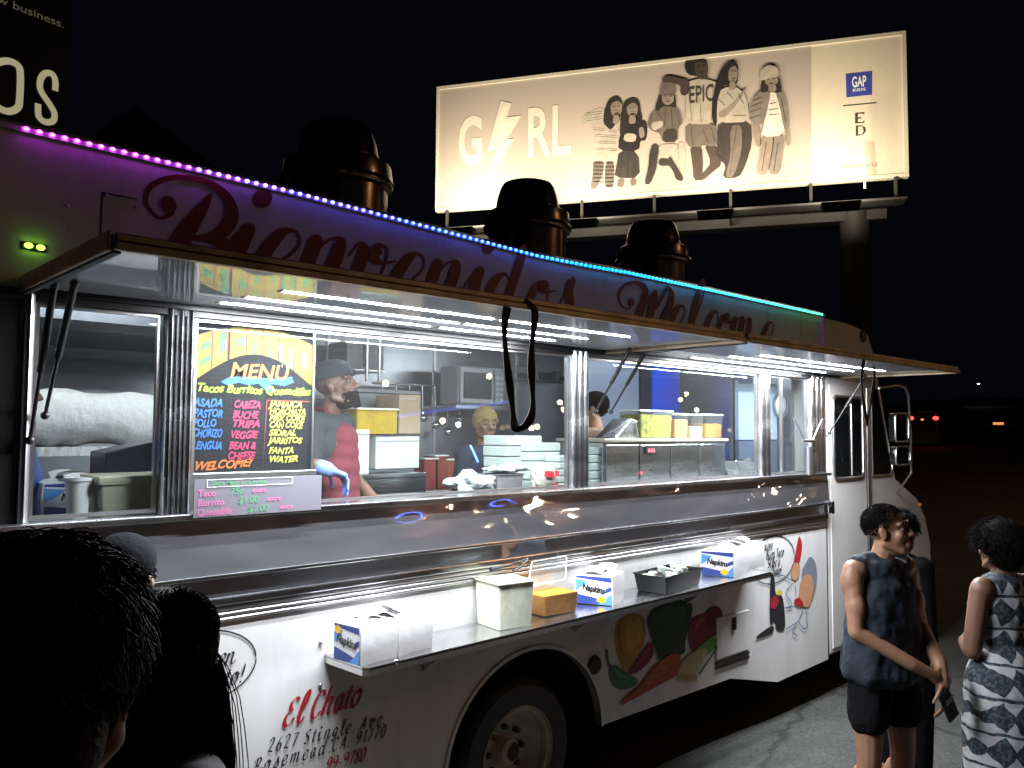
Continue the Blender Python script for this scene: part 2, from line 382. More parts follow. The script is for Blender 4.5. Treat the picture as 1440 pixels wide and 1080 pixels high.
# roof: gently crowned skin from the near edge to the far edge
mb = MB()
for x in xs:
    z = led_z(x)
    for y, dz in ((-.012, -.012), (-.012, .004), (.03, .03), (.3, .075), (1.1, .11), (1.95, .075), (2.2, .02), (2.22, -.1)):
        mb.v.append((x, y, z+dz))
n = 8
mb.f += [(i*n+k, i*n+k+1, (i+1)*n+k+1, (i+1)*n+k) for i in range(len(xs)-1) for k in range(n-1)]
mb.build('roof', PAINT, truck, smooth=50)
# lower side panel with the wheel arch cut out
arch = [(2.968+.538*math.cos(t), .42+.5*math.sin(t)) for t in [math.pi*i/22 for i in range(23)]]
lower = wallprism('lower_panel', [(-1.2, .42), (-1.2, 1.302), (6.165, 1.302), (6.165, .292), (5.40, .275), (4.80, .418)]+arch, PAINT, truck)
mb = MB()
for i in range(len(arch)-1):
    (a, b), (c, d) = arch[i], arch[i+1]
    mb.add([(a, -.004, b), (c, -.004, d), (c, .5, d), (a, .5, b)], [(0, 1, 2, 3)])
mb.build('wheel_well', RUBBER, truck, fix=False)
bxo('wheel_well_liner', RUBBER, truck, 2.36, 3.58, .50, .52, .10, 1.0)
wallprism('arch_lip', arch+[(2.968+.556*math.cos(t), .42+.518*math.sin(t)) for t in [math.pi*i/22 for i in range(22, -1, -1)]], PAINT, truck, -.010, -.001)
# rest of the box
bxo('rear_wall', PAINT, truck, -1.24, -1.2, 0, 2.2, .42, 2.93)
bxo('far_wall', WALLST, truck, -1.2, 6.18, 2.14, 2.2, .42, 2.92)
bxo('kitchen_floor', mat('tread_plate', (.16, .16, .17), .4, 1.0), truck, -1.2, 6.18, .53, 2.14, .70, .74)
bxo('kitchen_ceiling', mat('ceiling_sheet', (.42, .43, .45), .35, .8, var=.1), truck, -1.2, 6.18, .05, 2.14, 2.72, 2.75)
bxo('cab_bulkhead', WALLST, truck, 6.10, 6.14, .24, 2.14, .74, 2.72)
bxo('underframe', RUBBER, truck, -1.0, 7.6, .7, 1.5, .38, .62)

# stainless belt under the windows
sl = lambda u, v, t=0: (u, v, t)
bxo('window_sill', STEEL, truck, .55, 6.16, -.055, .12, 1.692, 1.716, .004)
mb = MB(); sec = [(-.028, 1.50), (-.020, 1.690)]
mb.add([(.55, -.034, 1.488), (6.16, -.034, 1.488), (6.16, -.018, 1.691), (.55, -.018, 1.691), (.55, .03, 1.488), (6.16, .03, 1.488), (6.16, .03, 1.691), (.55, .03, 1.691)],
       [(0, 1, 2, 3), (4, 7, 6, 5), (0, 3, 7, 4), (1, 5, 6, 2), (0, 4, 5, 1), (3, 2, 6, 7)])
mb.build('mirror_band', MIRROR, truck)
bxo('belt_lip', STEEL, truck, .55, 6.165, -.046, .02, 1.472, 1.487, .003)
bxo('lower_band', MIRROR, truck, .55, 6.165, -.014, .03, 1.400, 1.471)
mb = MB(); mb.bx(.5, 6.165, -.022, .03, 1.366, 1.399); mb.build('belt_moulding', STEEL, truck, bevel=.006)
for k, z in enumerate((1.352, 1.332, 1.312)):
    mb = MB(); mb.tube([(-1.2, -.004, z), (6.165, -.004, z)], .0085, 8); mb.build('rub_rail', ALU, truck, smooth=60)
wallprism('rail_backing', [(-1.2, 1.303), (6.165, 1.303), (6.165, 1.365), (-1.2, 1.365)], PAINT, truck)
bxo('rear_side_panel', PAINT, truck, -1.2, .545, 0, .04, 1.366, 2.469)

# window posts and frames
def post(x0, x1, ridges, m=MIRROR, z0=1.717, z1=2.452):
    mb = MB(); w_ = (x1-x0)/ridges
    for k in range(ridges):
        a = x0+k*w_
        prof = [(a+.0015, .0), (a+w_*.18, -.016), (a+w_*.5, -.024), (a+w_*.82, -.016), (a+w_-.0015, .0), (a+w_-.0015, .05), (a+.0015, .05)]
        mb.prism(prof, lambda u, v, t: (u, v, t), z0, z1)
    return mb.build('window_post', m, truck, smooth=50)
post(.662, .70, 1, ALU); bxo('door_gap_panel', mat('dark_gap', (.02, .022, .026), .3), truck, .546, .660, .0, .03, 1.366, 2.469); post(1.112, 1.222, 3, STEEL); post(3.262, 3.395, 3, STEEL); post(5.212, 5.332, 2, STEEL); post(5.935, 6.165, 3, STEEL)
bxo('window_header', BLACK, truck, .55, 6.165, -.012, .05, 2.430, 2.468)
def window(x0, x1, z0=1.722, z1=2.430, y=.03, mid=None):
    mb = MB(); t = .012
    mb.bx(x0, x1, y-.008, y+.012, z0, z0+t); mb.bx(x0, x1, y-.008, y+.012, z1-t, z1)
    mb.bx(x0, x0+t, y-.008, y+.012, z0+t, z1-t); mb.bx(x1-t, x1, y-.008, y+.012, z0+t, z1-t)
    if mid: mb.bx(mid-.007, mid+.007, y-.010, y+.012, z0+t, z1-t)
    fr = mb.build('window', ALU, truck)
    MB().bx(x0+t, x1-t, y-.001, y+.004, z0+t, z1-t).build('pane', GLASS, fr)
    return fr
window(.705, 1.108); window(1.226, 3.258, y=.022); window(3.40, 5.208); window(5.337, 5.93, mid=5.55)

# ---- upper lettering
SCRIPT = pointed(.050, .255)
xh = .258; base = 2.558
def X_of(px): return at(px, 345, 0).x
def word(letters, parent=upper):
    mb = MB(); k = 0.0
    for ch, px, s in letters:
        x0 = X_of(px)
        g = lambda u, v, t, x0=x0, s=s: wall(x0+(u+.30*(v-1.0))*s, base+v*s, t)
        if ch == '.': disc(mb, .1, .1, .11, g, k); continue
        for st in G[ch][1]:
            if st[0] == 'dot': disc(mb, st[1], st[2], st[3]*1.05, g, k)
            else: stroke(mb, st, g, SCRIPT, k, 18, sm=26)
            k += .0004
            if k > .002: k = 0
    return mb.build('painted_word', DARKRED, parent, fix=False)
mb = MB()                                   # the big flourished capitals
wp = lambda u, v, t: wall(u, v, t)
P3 = pointed(.010, .085)
B1 = [(237, 287), (240, 300), (222, 306), (205, 285), (212, 262), (245, 250), (290, 256), (318, 278), (325, 305), (310, 328), (282, 336), (262, 333)]
ws = [.030, .020, .012, .016, .020, .020, .024, .042, .055, .046, .024, .012]
def traced(mb, pts, widths, k=0.0):
    q = [at(x, y, 0) for x, y in pts]; q = [(p.x, p.z) for p in q]
    ps = smooth_pts(q, 16); W = smooth_pts([(a, 0) for a in widths], 16); m = len(ps); vs = []
    for i in range(m):
        a = ps[max(i-1, 0)]; b = ps[min(i+1, m-1)]; dx, dz = b[0]-a[0], b[1]-a[1]; l = math.hypot(dx, dz) or 1e-6
        h = max(.003, W[i][0])*.5; nx, nz = -dz/l*h, dx/l*h
        vs += [wall(ps[i][0]+nx, ps[i][1]+nz, k+.00003*i), wall(ps[i][0]-nx, ps[i][1]-nz, k+.00003*i)]
    mb.add(vs, [(2*i, 2*i+1, 2*i+3, 2*i+2) for i in range(m-1)])
traced(mb, B1, ws)
traced(mb, [(298, 271), (285, 292), (262, 325), (240, 365), (230, 385)], [.004, .040, .065, .07, .03], .0025)
traced(mb, [(270, 334), (300, 338), (322, 356), (318, 390)], [.012, .04, .07, .05], .004)
_p = at(236, 288); disc(mb, _p.x, _p.z, .030, wall, .0052)
mb.build('painted_word', DARKRED, upper, fix=False)
word([('i', 327, xh), ('e', 374, xh), ('n', 432, xh*1.02), ('v', 493, xh), ('e', 560, xh), ('n', 606, xh), ('i', 661, xh), ('d', 690, xh*.94), ('o', 747, xh*.92), ('s', 783, xh)])
for px_ in (822, 836, 850, 1098, 1108, 1117): word([('.', px_, .3)])
mb = MB()
W1 = [(887, 424), (884, 434), (874, 430), (869.5, 415), (878, 401), (895, 397.5), (907, 406), (905, 423), (897, 445), (893, 462)]
traced(mb, W1, [.018, .010, .012, .016, .018, .022, .040, .060, .062, .05])
traced(mb, [(897, 446), (908, 428), (919, 412), (920, 418), (914, 440), (909, 462)], [.006, .014, .03, .052, .062, .05], .003)
traced(mb, [(911, 448), (926, 426), (936, 406), (943, 414), (941, 429), (931, 450), (926, 466)], [.006, .018, .030, .045, .052, .048, .03], .0055)
_p = at(887, 425); disc(mb, _p.x, _p.z, .022, wall, .0082)
mb.build('painted_word', DARKRED, upper, fix=False)
word([('e', 944, xh*.95), ('l', 968, xh*.97), ('c', 993, xh*.95), ('o', 1010, xh*.95), ('m', 1028, xh*.95), ('e', 1072, xh*.95)])
# faint outline of a riveted vent panel at the rear and its rivets
mb = MB()
for x, z in ((.90, 2.66), (.90, 2.82), (1.0, 2.80), (.78, 2.76)): MB().ball((x, -.003, z), .007, 8, 5).build('rivet', ALU, upper, smooth=60)
mb = MB(); mb.bx(.885, .889, -.004, 0, 2.62, 2.83); mb.bx(.889, 1.0, -.004, 0, 2.826, 2.83); mb.build('panel_seam', SIGNBLACK, upper)

# ---- roof LED strip, one object per diode
def led_col(x):
    stops = [(.6, (.75, .04, .9)), (1.15, (.60, .05, 1.0)), (1.35, (.36, .10, 1.0)), (1.6, (.14, .10, 1.0)), (2.1, (.05, .08, 1.0)), (2.9, (.02, .14, 1.0)), (3.4, (.0, .30, 1.0)), (4.2, (.01, .42, 1.0)), (5.2, (.02, .55, .75)), (5.8, (.02, .6, .30)), (6.2, (.05, .6, .12))]
    for (a, ca), (b, cb) in zip(stops, stops[1:]):
        if x <= b:
            t = max(0, (x-a)/(b-a)); return tuple(ca[i]+(cb[i]-ca[i])*t for i in range(3))
    return stops[-1][1]
mb = MB()
for a, b in zip(xs[9:], xs[10:]):
    a = max(a, .63)
    mb.add([(a, -.0135, led_z(a)-.007), (b, -.0135, led_z(b)-.007), (b, -.0135, led_z(b)+.003), (a, -.0135, led_z(a)+.003)], [(0, 1, 2, 3)])
strip = mb.build('led_strip', mat('led_tape', (.5, .5, .5), .4), truck)
leds = {}
NL = 146
for i in range(NL):
    x = .648+i*(6.112-.648)/(NL-1); key = int(i/NL*30)
    if key not in leds:
        c = led_col(.648+(key+.5)/30*5.464)
        me = MB(); me.ball((0, 0, 0), (.0085, .0045, .0062), 8, 6)
        m_ = bpy.data.meshes.new('led'); m_.from_pydata(me.v, [], me.f)
        m_.materials.append(mat('led_%d' % key, c, .4, emit=c, estr=16.0)); leds[key] = m_
    o = bpy.data.objects.new('led', leds[key]); COL.objects.link(o); o.parent = strip
    p = Vector((x, -.0175, led_z(x)-.002)); o.location = p-WL[strip.name]
bxo('corner_trim', mat('purple_glow_trim', (.5, .2, .8), .5, emit=(.30, .06, .7), estr=.10), truck, 6.128, 6.150, -.008, 0, 2.56, 2.93)  # weak glow put in for the purple light the trim catches
for px, py in ((39, 346), (56, 349)):
    p = at(px, py, 0)
    ml = MB().bx(p.x-.02, p.x+.02, -.006, 0, p.z-.012, p.z+.012).build('marker_light', BLACK, truck, bevel=.003)
    MB().ball((p.x, -.012, p.z), (.013, .010, .009)).build('lens', mat('green_led', (.3, 1, .1), .4, emit=(.35, 1.0, .06), estr=4.5), ml, smooth=60)

# ---- serving hatches (awnings)
def awning(x0, x1, tubes, straps, struts):
    zi, zo, yo = 2.462, 2.457, -.89
    mb = MB()
    mb.add([(x0, -.015, zi+.012), (x1, -.015, zi+.012), (x1, yo, zo+.012), (x0, yo, zo+.012), (x0, -.015, zi+.042), (x1, -.015, zi+.042), (x1, yo, zo+.036), (x0, yo, zo+.036)],
           [(0, 1, 2, 3), (4, 7, 6, 5), (0, 4, 5, 1), (1, 5, 6, 2), (2, 6, 7, 3), (3, 7, 4, 0)])
    a = mb.build('serving_hatch', PAINT, truck)
    # lining sheet (mirror finish) in two sheets with a joint
    xm = (x0+x1)/2
    for s, e in ((x0+.02, xm-.002), (xm+.002, x1-.02)):
        nx, ny = 10, 4; mb = MB()
        for j in range(ny+1):
            for i in range(nx+1):
                x = s+(e-s)*i/nx; t = j/ny; y = -.03+(yo+.045)*t
                mb.v.append((x, y, zi+.009+(zo-zi)*t))
        mb.f += [(j*(nx+1)+i, j*(nx+1)+i+1, (j+1)*(nx+1)+i+1, (j+1)*(nx+1)+i) for j in range(ny) for i in range(nx)]
        mb.build('lining_sheet', AWNSTEEL, a, smooth=40)
    # outer edge trim: two stacked mouldings, end trims
    bxo('edge_trim', BRASS, a, x0, x1, yo-.022, yo, zo-.006, zo+.017, .004)
    bxo('edge_trim', BRASS, a, x0+.004, x1-.004, yo-.010, yo+.02, zo+.018, zo+.040, .004)
    bxo('end_trim', BRASS, a, x0-.012, x0-.0005, yo, -.02, zi-.012, zo+.044, .004)
    bxo('end_trim', BRASS, a, x1+.0005, x1+.012, yo, -.02, zi-.012, zo+.044, .004)
    bxo('end_gasket', RUBBER, a, x0+.001, x0+.02, yo+.002, -.03, zi-.016, zo+.008)
    bxo('hinge', BLACK, a, x0, x1, -.030, -.013, zi-.010, zi+.010)
    for tx0, tx1, ty in tubes:
        tz = zi+(zo-zi)*(-ty/.89)+.006
        tz += .0015                            # diffuser strip facing down in a shallow channel
        t = MB().add([(tx0, ty-.011, tz), (tx1, ty-.011, tz), (tx1, ty+.011, tz), (tx0, ty+.011, tz)], [(0, 3, 2, 1)]).build('light_strip', TUBE, a, fix=False)
        bxo('channel', ALU, t, tx0-.004, tx1+.004, ty-.0125, ty+.0125, tz+.0005, tz+.0035)
        bxo('end_cap', ALU, t, tx0-.016, tx0-.0045, ty-.012, ty+.012, tz-.002, tz+.003); bxo('end_cap', ALU, t, tx1+.0045, tx1+.016, ty-.012, ty+.012, tz-.002, tz+.003)
    for pts in straps:
        mb = MB(); q = smooth_pts([(p[0], p[2]) for p in pts], 6); yy = pts[0][1]; vs = []
        for i, (x, z) in enumerate(q):
            a_ = q[max(i-1, 0)]; b_ = q[min(i+1, len(q)-1)]; dx, dz = b_[0]-a_[0], b_[1]-a_[1]; l = math.hypot(dx, dz) or 1
            tw = .015+.004*math.sin(i*.7); nx, nz = -dz/l*tw, dx/l*tw
            for sx, sy in ((1, -.0016), (1, .0016), (-1, .0016), (-1, -.0016)): vs.append((x+nx*sx, yy+sy+.012*math.sin(i*.35), z+nz*sx))
        mb.add(vs, [(4*i+k, 4*i+(k+1) % 4, 4*i+4+(k+1) % 4, 4*i+4+k) for i in range(len(q)-1) for k in range(4)])
        mb.build('pull_strap', BLACKST, a)
    for p0, p1 in struts:
        p0 = Vector(p0); p1 = Vector(p1); pm = p0.lerp(p1, .55)
        g = MB().cyl(p0, pm, .011, n=12).build('gas_strut', BLACK, a, smooth=60)
        MB().cyl(pm, p1, .006, n=10).build('rod', BLACK, g, smooth=60)
        MB().ball(p0, .014, 10, 6).build('ball_joint', BLACK, g, smooth=60); MB().ball(p1, .014, 10, 6).build('ball_joint', BLACK, g, smooth=60)
    return a
yA = -.905
s1 = [at(716, 424, yA), at(712, 470, yA), at(714, 545, yA), at(722, 590, yA), at(733, 603, yA), at(744, 586, yA), at(748, 540, yA), at(751, 480, yA), at(749, 440, yA), at(738, 424, yA)]
s2 = [at(1217, 500, yA), at(1214, 540, yA), at(1214, 580, yA), at(1219, 596, yA), at(1224, 580, yA), at(1226, 540, yA), at(1228, 515, yA)]
awning(.652, 3.510, [(1.245, 2.17, -.165), (1.255, 2.18, -.345), (1.28, 2.19, -.555), (2.235, 2.95, -.165), (2.225, 2.99, -.345), (2.235, 3.05, -.555)], [s1],
       [((.69, -.24, 2.455), (.69, -.03, 1.98)), ((.73, -.30, 2.455), (.73, -.03, 2.06)), ((3.46, -.24, 2.455), (3.43, -.03, 2.13))])
awning(3.536, 6.385, [(4.19, 5.03, -.13), (5.075, 5.90, -.13), (4.27, 5.05, -.34), (5.09, 5.90, -.34), (4.31, 5.09, -.52), (5.13, 6.02, -.52)], [s2],
       [((3.60, -.24, 2.455), (3.56, -.03, 2.13)), ((6.30, -.26, 2.455), (6.18, -.03, 2.02))])
# string-light hook wire between the hatches
MB().tube([(3.524, -.04, 2.452), (3.55, -.35, 2.44), (3.53, -.6, 2.446), (3.524, -.88, 2.462)], .0025, 6).build('hatch_wire', BLACK, truck)

# ---- shelf
def sz(x): return 1.100+.030*(x-1.79)/3.04
mb = MB(); X0, X1, Yf = 1.79, 4.83, -.292
def sh(x, y, z): return (x, y, sz(x)+z)
outl = [(X0, -.002), (X0-.005, -.03), (X0+.004, -.27), (X0+.02, Yf), (X1-.02, Yf), (X1, -.27), (X1, -.002)]
mb.prism(outl, lambda u, v, t: sh(u, v, t), .0, .006)
shelf = mb.build('shelf', STEEL, truck)
mb = MB()
for (a, b), (c, d) in zip(outl, outl[1:]):
    mb.add([sh(a, b, -.022), sh(c, d, -.022), sh(c, d, .012), sh(a, b, .012), sh(a*.9985+.0015*3.3, b*.985, -.022), sh(c*.9985+.0015*3.3, d*.985, -.022), sh(c*.9985+.0015*3.3, d*.985, .012), sh(a*.9985+.0015*3.3, b*.985, .012)],
           [(0, 1, 2, 3), (4, 7, 6, 5), (3, 2, 6, 7), (0, 4, 5, 1)])
mb.build('shelf_rim', ALU, shelf)
for x in (2.3, 3.3, 4.3):
    MB().prism([(-.005, -.005), (-.22, -.005), (-.005, -.16)], lambda u, v, t: (x+t, u, sz(x)+v), -.012, .012).build('bracket', ALU, shelf)
for x_, r_ in ((1.94, .012), (2.2, .007)): MB().ball((x_, -.284, sz(x_)+.006), r_).build('rivet', CHROME, shelf, smooth=60)
for z_ in (1.16, .99): MB().ball((1.77, -.004, z_), .009).build('bolt', ALU, truck, smooth=60)

# ---- lower lettering and painted shapes
IT = nib(.045, .235, 38)
lw = lambda u, v, t=0.0: wall(u, v, t)
mb = MB(); pen_text(mb, lw, 'El Chato', 1.605, .862, .066, nib(.04, .24, 30), .32, 1.0, .02); mb.build('painted_word', SIGNRED, lower, fix=False)
mb = MB(); pen_text(mb, lw, '2627 Stingle. Ave.', 1.545, .780, .0340, IT, .25, 1.45, -.035)
pen_text(mb, lw, 'Rosemead.CA. 91770', 1.490, .718, .0345, IT, .25, 1.44, -.02); mb.build('painted_word', SIGNBLACK, lower, fix=False)
mb = MB(); pen_text(mb, lw, '99-9780', 1.80, .638, .036, IT, .25, 1.18, -.02); mb.build('painted_word', SIGNRED, lower, fix=False)
# speech bubble at the left (mostly behind the customers) and at the right
def ell(mb, cx, cz, rx, rz, w_, t, a0=0, a1=360, rot=0.0):
    pts = []
    for i in range(41):
        an = R(a0+(a1-a0)*i/40); u, v = rx*math.cos(an), rz*math.sin(an)
        pts.append((cx+u*math.cos(rot)-v*math.sin(rot), cz+u*math.sin(rot)+v*math.cos(rot)))
    stroke(mb, pts, lw, lambda dx, dy: w_, t, 2)
mb = MB(); ell(mb, 1.255, 1.150, .235, .135, .006, 0)
pen_text(mb, lw, 'Buen', 1.272, 1.145, .042, IT, .22, 1.0); pen_text(mb, lw, 'Chato!', 1.262, 1.068, .042, IT, .22, 1.05)
mb.build('speech_bubble', SIGNBLACK, lower, fix=False)
c = at(1087, 787); mb = MB(); ell(mb, c.x, c.z+.0, .30, .165, .008, 0)
q = at(1062, 775); 
for k, (tx, dx) in enumerate((('Quiere', -.17), ('Buen Taco', -.10), ('Silbe a', -.08), ('un Chato!', -.12))):
    pen_text(mb, lw, tx, c.x+dx, c.z+.075-.062*k, .040, nib(.05, .22, 38), .2, .95)
mb.build('speech_bubble', SIGNBLACK, lower, fix=False)

def paint(pts, col, name='painted_shape', k=0.0, rough=.45, n=5, closed=True):
    q = [at(x, y, 0) for x, y in pts]; q = [(p.x, p.z) for p in q]
    if n > 1:
        m_ = len(q); ext = [q[-1]]+q+q[:2]; s_ = smooth_pts(ext, n)[n:n*(m_+1)]
    else: s_ = q
    mb = MB().add([wall(u, v, k) for u, v in s_], [tuple(range(len(s_)))])
    return mb.build(name, mat('sign_%02d_%02d_%02d' % tuple(int(c_*99) for c_ in col), col, rough, var=.18, vscale=14), lower)
def cz_(x0, y0, s): return lambda pts: [(x0+a/s, y0+b/s) for a, b in pts]
v4 = cz_(820, 830, 5.4)                     # crop of the vegetables
YEL, ORG, GRN, DGR, RED_, LGR = (.50, .24, .03), (.45, .07, .02), (.03, .16, .07), (.008, .035, .018), (.22, .015, .02), (.12, .36, .06)
paint(v4([(250, 260), (330, 190), (440, 190), (475, 300), (440, 440), (330, 620), (275, 540), (240, 400)]), YEL)
paint(v4([(330, 250), (370, 225), (410, 260), (425, 380), (395, 520), (345, 480), (320, 350)]), (.62, .33, .05), k=.0015)
paint(v4([(520, 400), (480, 410), (420, 500), (340, 620), (390, 630), (470, 570), (530, 480)]), RED_, k=.003)
paint(v4([(200, 590), (240, 570), (300, 610), (400, 670), (400, 710), (330, 750), (250, 745), (205, 690)]), GRN, k=.003)
paint(v4([(165, 455), (180, 450), (190, 540), (215, 600), (195, 600), (175, 540)]), DGR, k=.0045)
paint(v4([(500, 180), (600, 110), (740, 90), (820, 110), (810, 220), (770, 380), (755, 480), (600, 520), (570, 530), (540, 430), (490, 280)]), DGR, k=.0045)
paint(v4([(520, 190), (620, 130), (700, 120), (780, 130), (740, 240), (620, 260), (530, 250)]), (.02, .085, .04), k=.006)
paint(v4([(690, 70), (740, 60), (745, 110), (700, 115)]), DGR, k=.0075, n=1)
paint(v4([(830, 210), (930, 170), (980, 120), (1040, 140), (1050, 230), (1000, 330), (900, 440), (825, 465), (795, 350)]), (.17, .012, .015), k=.003)
paint(v4([(940, 150), (1000, 120), (1045, 160), (1045, 240), (990, 300), (930, 240)]), (.10, .008, .012), k=.0045)
paint(v4([(1125, 235), (1145, 280), (1030, 390), (900, 520), (850, 560), (790, 520), (880, 420), (1000, 330)]), LGR, k=.006)
paint(v4([(900, 440), (930, 470), (850, 620), (780, 670), (720, 660), (710, 600), (780, 500)]), (.55, .50, .30), k=.0075)
for i in range(5):
    a = 715+i*28
    paint(v4([(a, 640), (a+25, 640), (a+22, 690+8*(i % 2)), (a+6, 690)]), (.55, .34, .16), k=.009, n=2)
paint(v4([(1005, 425), (1012, 430), (870, 640), (862, 632)]), DGR, k=.0095, n=1)
paint(v4([(640, 490), (700, 480), (730, 520), (700, 640), (560, 720), (280, 870), (330, 800), (270, 830), (400, 740), (520, 590)]), ORG, k=.009)
paint(v4([(560, 560), (640, 500), (620, 600), (420, 760), (330, 810), (430, 720)]), (.55, .12, .03), k=.0105)
# brushed highlights on the vegetables
paint(v4([(395, 210), (425, 220), (445, 300), (430, 400), (410, 380), (415, 290)]), (.66, .42, .10), k=.003)
paint(v4([(262, 300), (280, 260), (285, 380), (300, 500), (275, 440)]), (.38, .15, .02), k=.003)
paint(v4([(225, 605), (250, 595), (300, 640), (340, 665), (290, 660), (240, 640)]), (.10, .30, .16), k=.0045)
paint(v4([(850, 240), (900, 205), (920, 215), (870, 280), (840, 330)]), (.30, .05, .04), k=.0045)
paint(v4([(450, 470), (490, 430), (505, 440), (440, 540), (400, 580)]), (.36, .05, .05), k=.0045)
for a_, b_ in (((600, 560), (660, 540)), ((540, 620), (600, 600)), ((480, 680), (540, 655)), ((420, 735), (470, 715))): paint(v4([a_, b_, (b_[0]+2, b_[1]+8), (a_[0]+2, a_[1]+8)]), (.30, .05, .015), k=.012, n=1)
for a_, b_ in (((1110, 260), (960, 410)), ((1125, 275), (980, 430))): paint(v4([a_, (a_[0]+6, a_[1]+4), (b_[0]+6, b_[1]+4), b_]), (.05, .20, .04), k=.0075, n=1)
# painted cook group at the front, as plain coloured shapes
v3 = cz_(1040, 740, 6.75)
BLU = (.10, .17, .28)
paint(v3([(560, 100), (590, 170), (570, 330), (540, 355), (520, 335), (530, 240)]), (.42, .02, .03), k=.0)
paint(v3([(490, 370), (530, 345), (565, 370), (560, 470), (520, 515), (485, 470)]), (.55, .30, .18), k=.0015)
paint(v3([(670, 290), (720, 360), (730, 520), (690, 690), (640, 740), (590, 600), (590, 430), (630, 340)]), (.20, .24, .29), k=.0)
paint(v3([(600, 480), (650, 455), (690, 500), (695, 600), (660, 750), (600, 760), (560, 690), (565, 560)]), (.58, .30, .17), k=.0015)
paint(v3([(515, 700), (560, 680), (600, 740), (580, 760), (520, 745)]), (.42, .02, .03), k=.003)
paint(v3([(345, 640), (370, 600), (400, 620), (395, 670), (370, 700)]), (.60, .55, .06), k=.0)
paint(v3([(290, 480), (325, 480), (340, 640), (405, 680), (425, 960), (350, 975), (330, 900), (285, 900)]), (.02, .02, .025), k=.0015)
paint(v3([(290, 690), (340, 660), (365, 720), (330, 780), (290, 770)]), (.34, .02, .03), k=.003)
paint(v3([(300, 945), (305, 1010), (170, 1065), (165, 1035)]), (.02, .02, .03), k=.003)
mb = MB()
for pts in ([(345, 490), (400, 465), (490, 520)], [(500, 540), (430, 630), (490, 740), (420, 775)], [(510, 760), (430, 780)], [(600, 770), (545, 900), (430, 975)], [(620, 780), (635, 940), (600, 970), (550, 900)], [(535, 920), (495, 1000), (540, 1035)], [(520, 560), (530, 650)]):
    q = [at(x, y, 0) for x, y in v3(pts)]; stroke(mb, [(p.x, p.z) for p in q], lw, lambda a, b: .009, .004, 5)
mb.build('painted_shape', mat('sign_blue_line', BLU, .45), lower, fix=False)

# small access hatch, slots, panel seams, fuel cap
h0 = at(1008, 893); h1 = at(1052, 935)
hx0, hx1 = at(1006, 920).x, at(1052, 905).x; hz1, hz0 = .83, .52
bxo('access_hatch', PAINT, truck, hx0, hx1, -.012, -.001, hz0+.05, hz1, .003)
bxo('hatch_latch', BLACK, truck, (hx0+hx1)/2-.02, (hx0+hx1)/2+.02, -.024, -.013, hz1-.10, hz1-.02, .003)
for k in range(2): bxo('vent_slot', BLACK, truck, hx0, hx1, -.010, -.001, hz0-.01+k*.028, hz0+.008+k*.028)
bxo('panel_seam', SIGNBLACK, truck, 6.168, 6.178, -.002, .03, .30, 2.45)
p = at(835, 935); MB().lathe([(.0, -.018), (.045, -.018), (.052, -.004), (.052, 0)], (p.x, 0, p.z), 20, 'Y').build('fuel_cap', RUBBER, truck, smooth=40)
bxo('latch_handle', CHROME, truck, 6.125, 6.160, -.075, -.040, 1.40, 1.50, .008)
bxo('corner_bracket', CHROME, truck, 6.10, 6.163, -.060, -.048, 1.46, 1.50, .004)

# ---- rear wheel
def wheel(cx, cy, cz, r, parent, rim_m=CREAMRIM):
    tw = .2
    ty = MB().lathe([(r*.62, 0.0), (r*.72, -.012), (r*.9, -.01), (r*.985, .02), (r, .05), (r, tw-.05), (r*.97, tw), (r*.62, tw)], (cx, cy, cz), 48, 'Y').build('wheel', RUBBER, parent, smooth=40)
    MB().lathe([(r*.635, -.004), (r*.615, -.010), (r*.60, .006), (r*.56, .012), (r*.54, .05), (r*.50, .06), (r*.45, .10), (r*.40, .115), (r*.2, .12), (r*.17, .10), (r*.16, .06), (r*.10, .05), (.0, .05)], (cx, cy, cz), 48, 'Y').build('rim', rim_m, ty, smooth=35)
    for k in range(8):
        a = 2*math.pi*k/8
        MB().cyl((cx+r*.30*math.cos(a), cy+.118, cz+r*.30*math.sin(a)), (cx+r*.30*math.cos(a), cy+.085, cz+r*.30*math.sin(a)), .016, n=6).build('wheel_nut', mat('grimy_steel', (.05, .045, .035), .6, .6), ty)
    MB().ball((cx+.01, cy+.06, cz), (.05, .02, .05)).build('hub_cap', mat('grimy_steel'), ty, smooth=60)
wheel(2.955, .07, .385, .385, truck)
wheel(7.45, .07, .385, .385, truck)

# ---- cab
prof = [(6.185, .31), (6.185, 2.925), (6.66, 2.915), (6.92, 2.885), (7.0, 2.84), (7.10, 2.69), (7.22, 2.35), (7.50, 1.62), (7.62, 1.57), (7.98, 1.42), (8.16, 1.24), (8.27, 1.0), (8.28, .50), (7.95, .46)]
prof += [(7.45+.47*math.cos(t), .42+.45*math.sin(t)) for t in [math.pi*i/12 for i in range(13)]]+[(6.93, .33)]
cab = MB().prism(prof, lambda u, v, t: (u, t, v), .0, 2.18).build('cab_shell', PAINT_CAB, truck, bevel=.02)
door = wallprism('cab_door', [(6.235, .36), (6.235, 2.40), (6.84, 2.40), (6.875, 2.34), (6.875, .36)], PAINT_CAB, truck, -.010, -.001, .004)
def frame_win(poly, wdt, name, y, parent, gl=DARKGLASS):
    g = wallprism(name, poly, gl, parent, y-.002, y)
    cx = sum(p[0] for p in poly)/len(poly); cz = sum(p[1] for p in poly)/len(poly)
    mb = MB(); pts = [(x, y-.004, z) for x, z in poly]; mb.tube(pts+[pts[0]], wdt, 8); mb.build('window_frame', ALU, g, smooth=60)
    return g
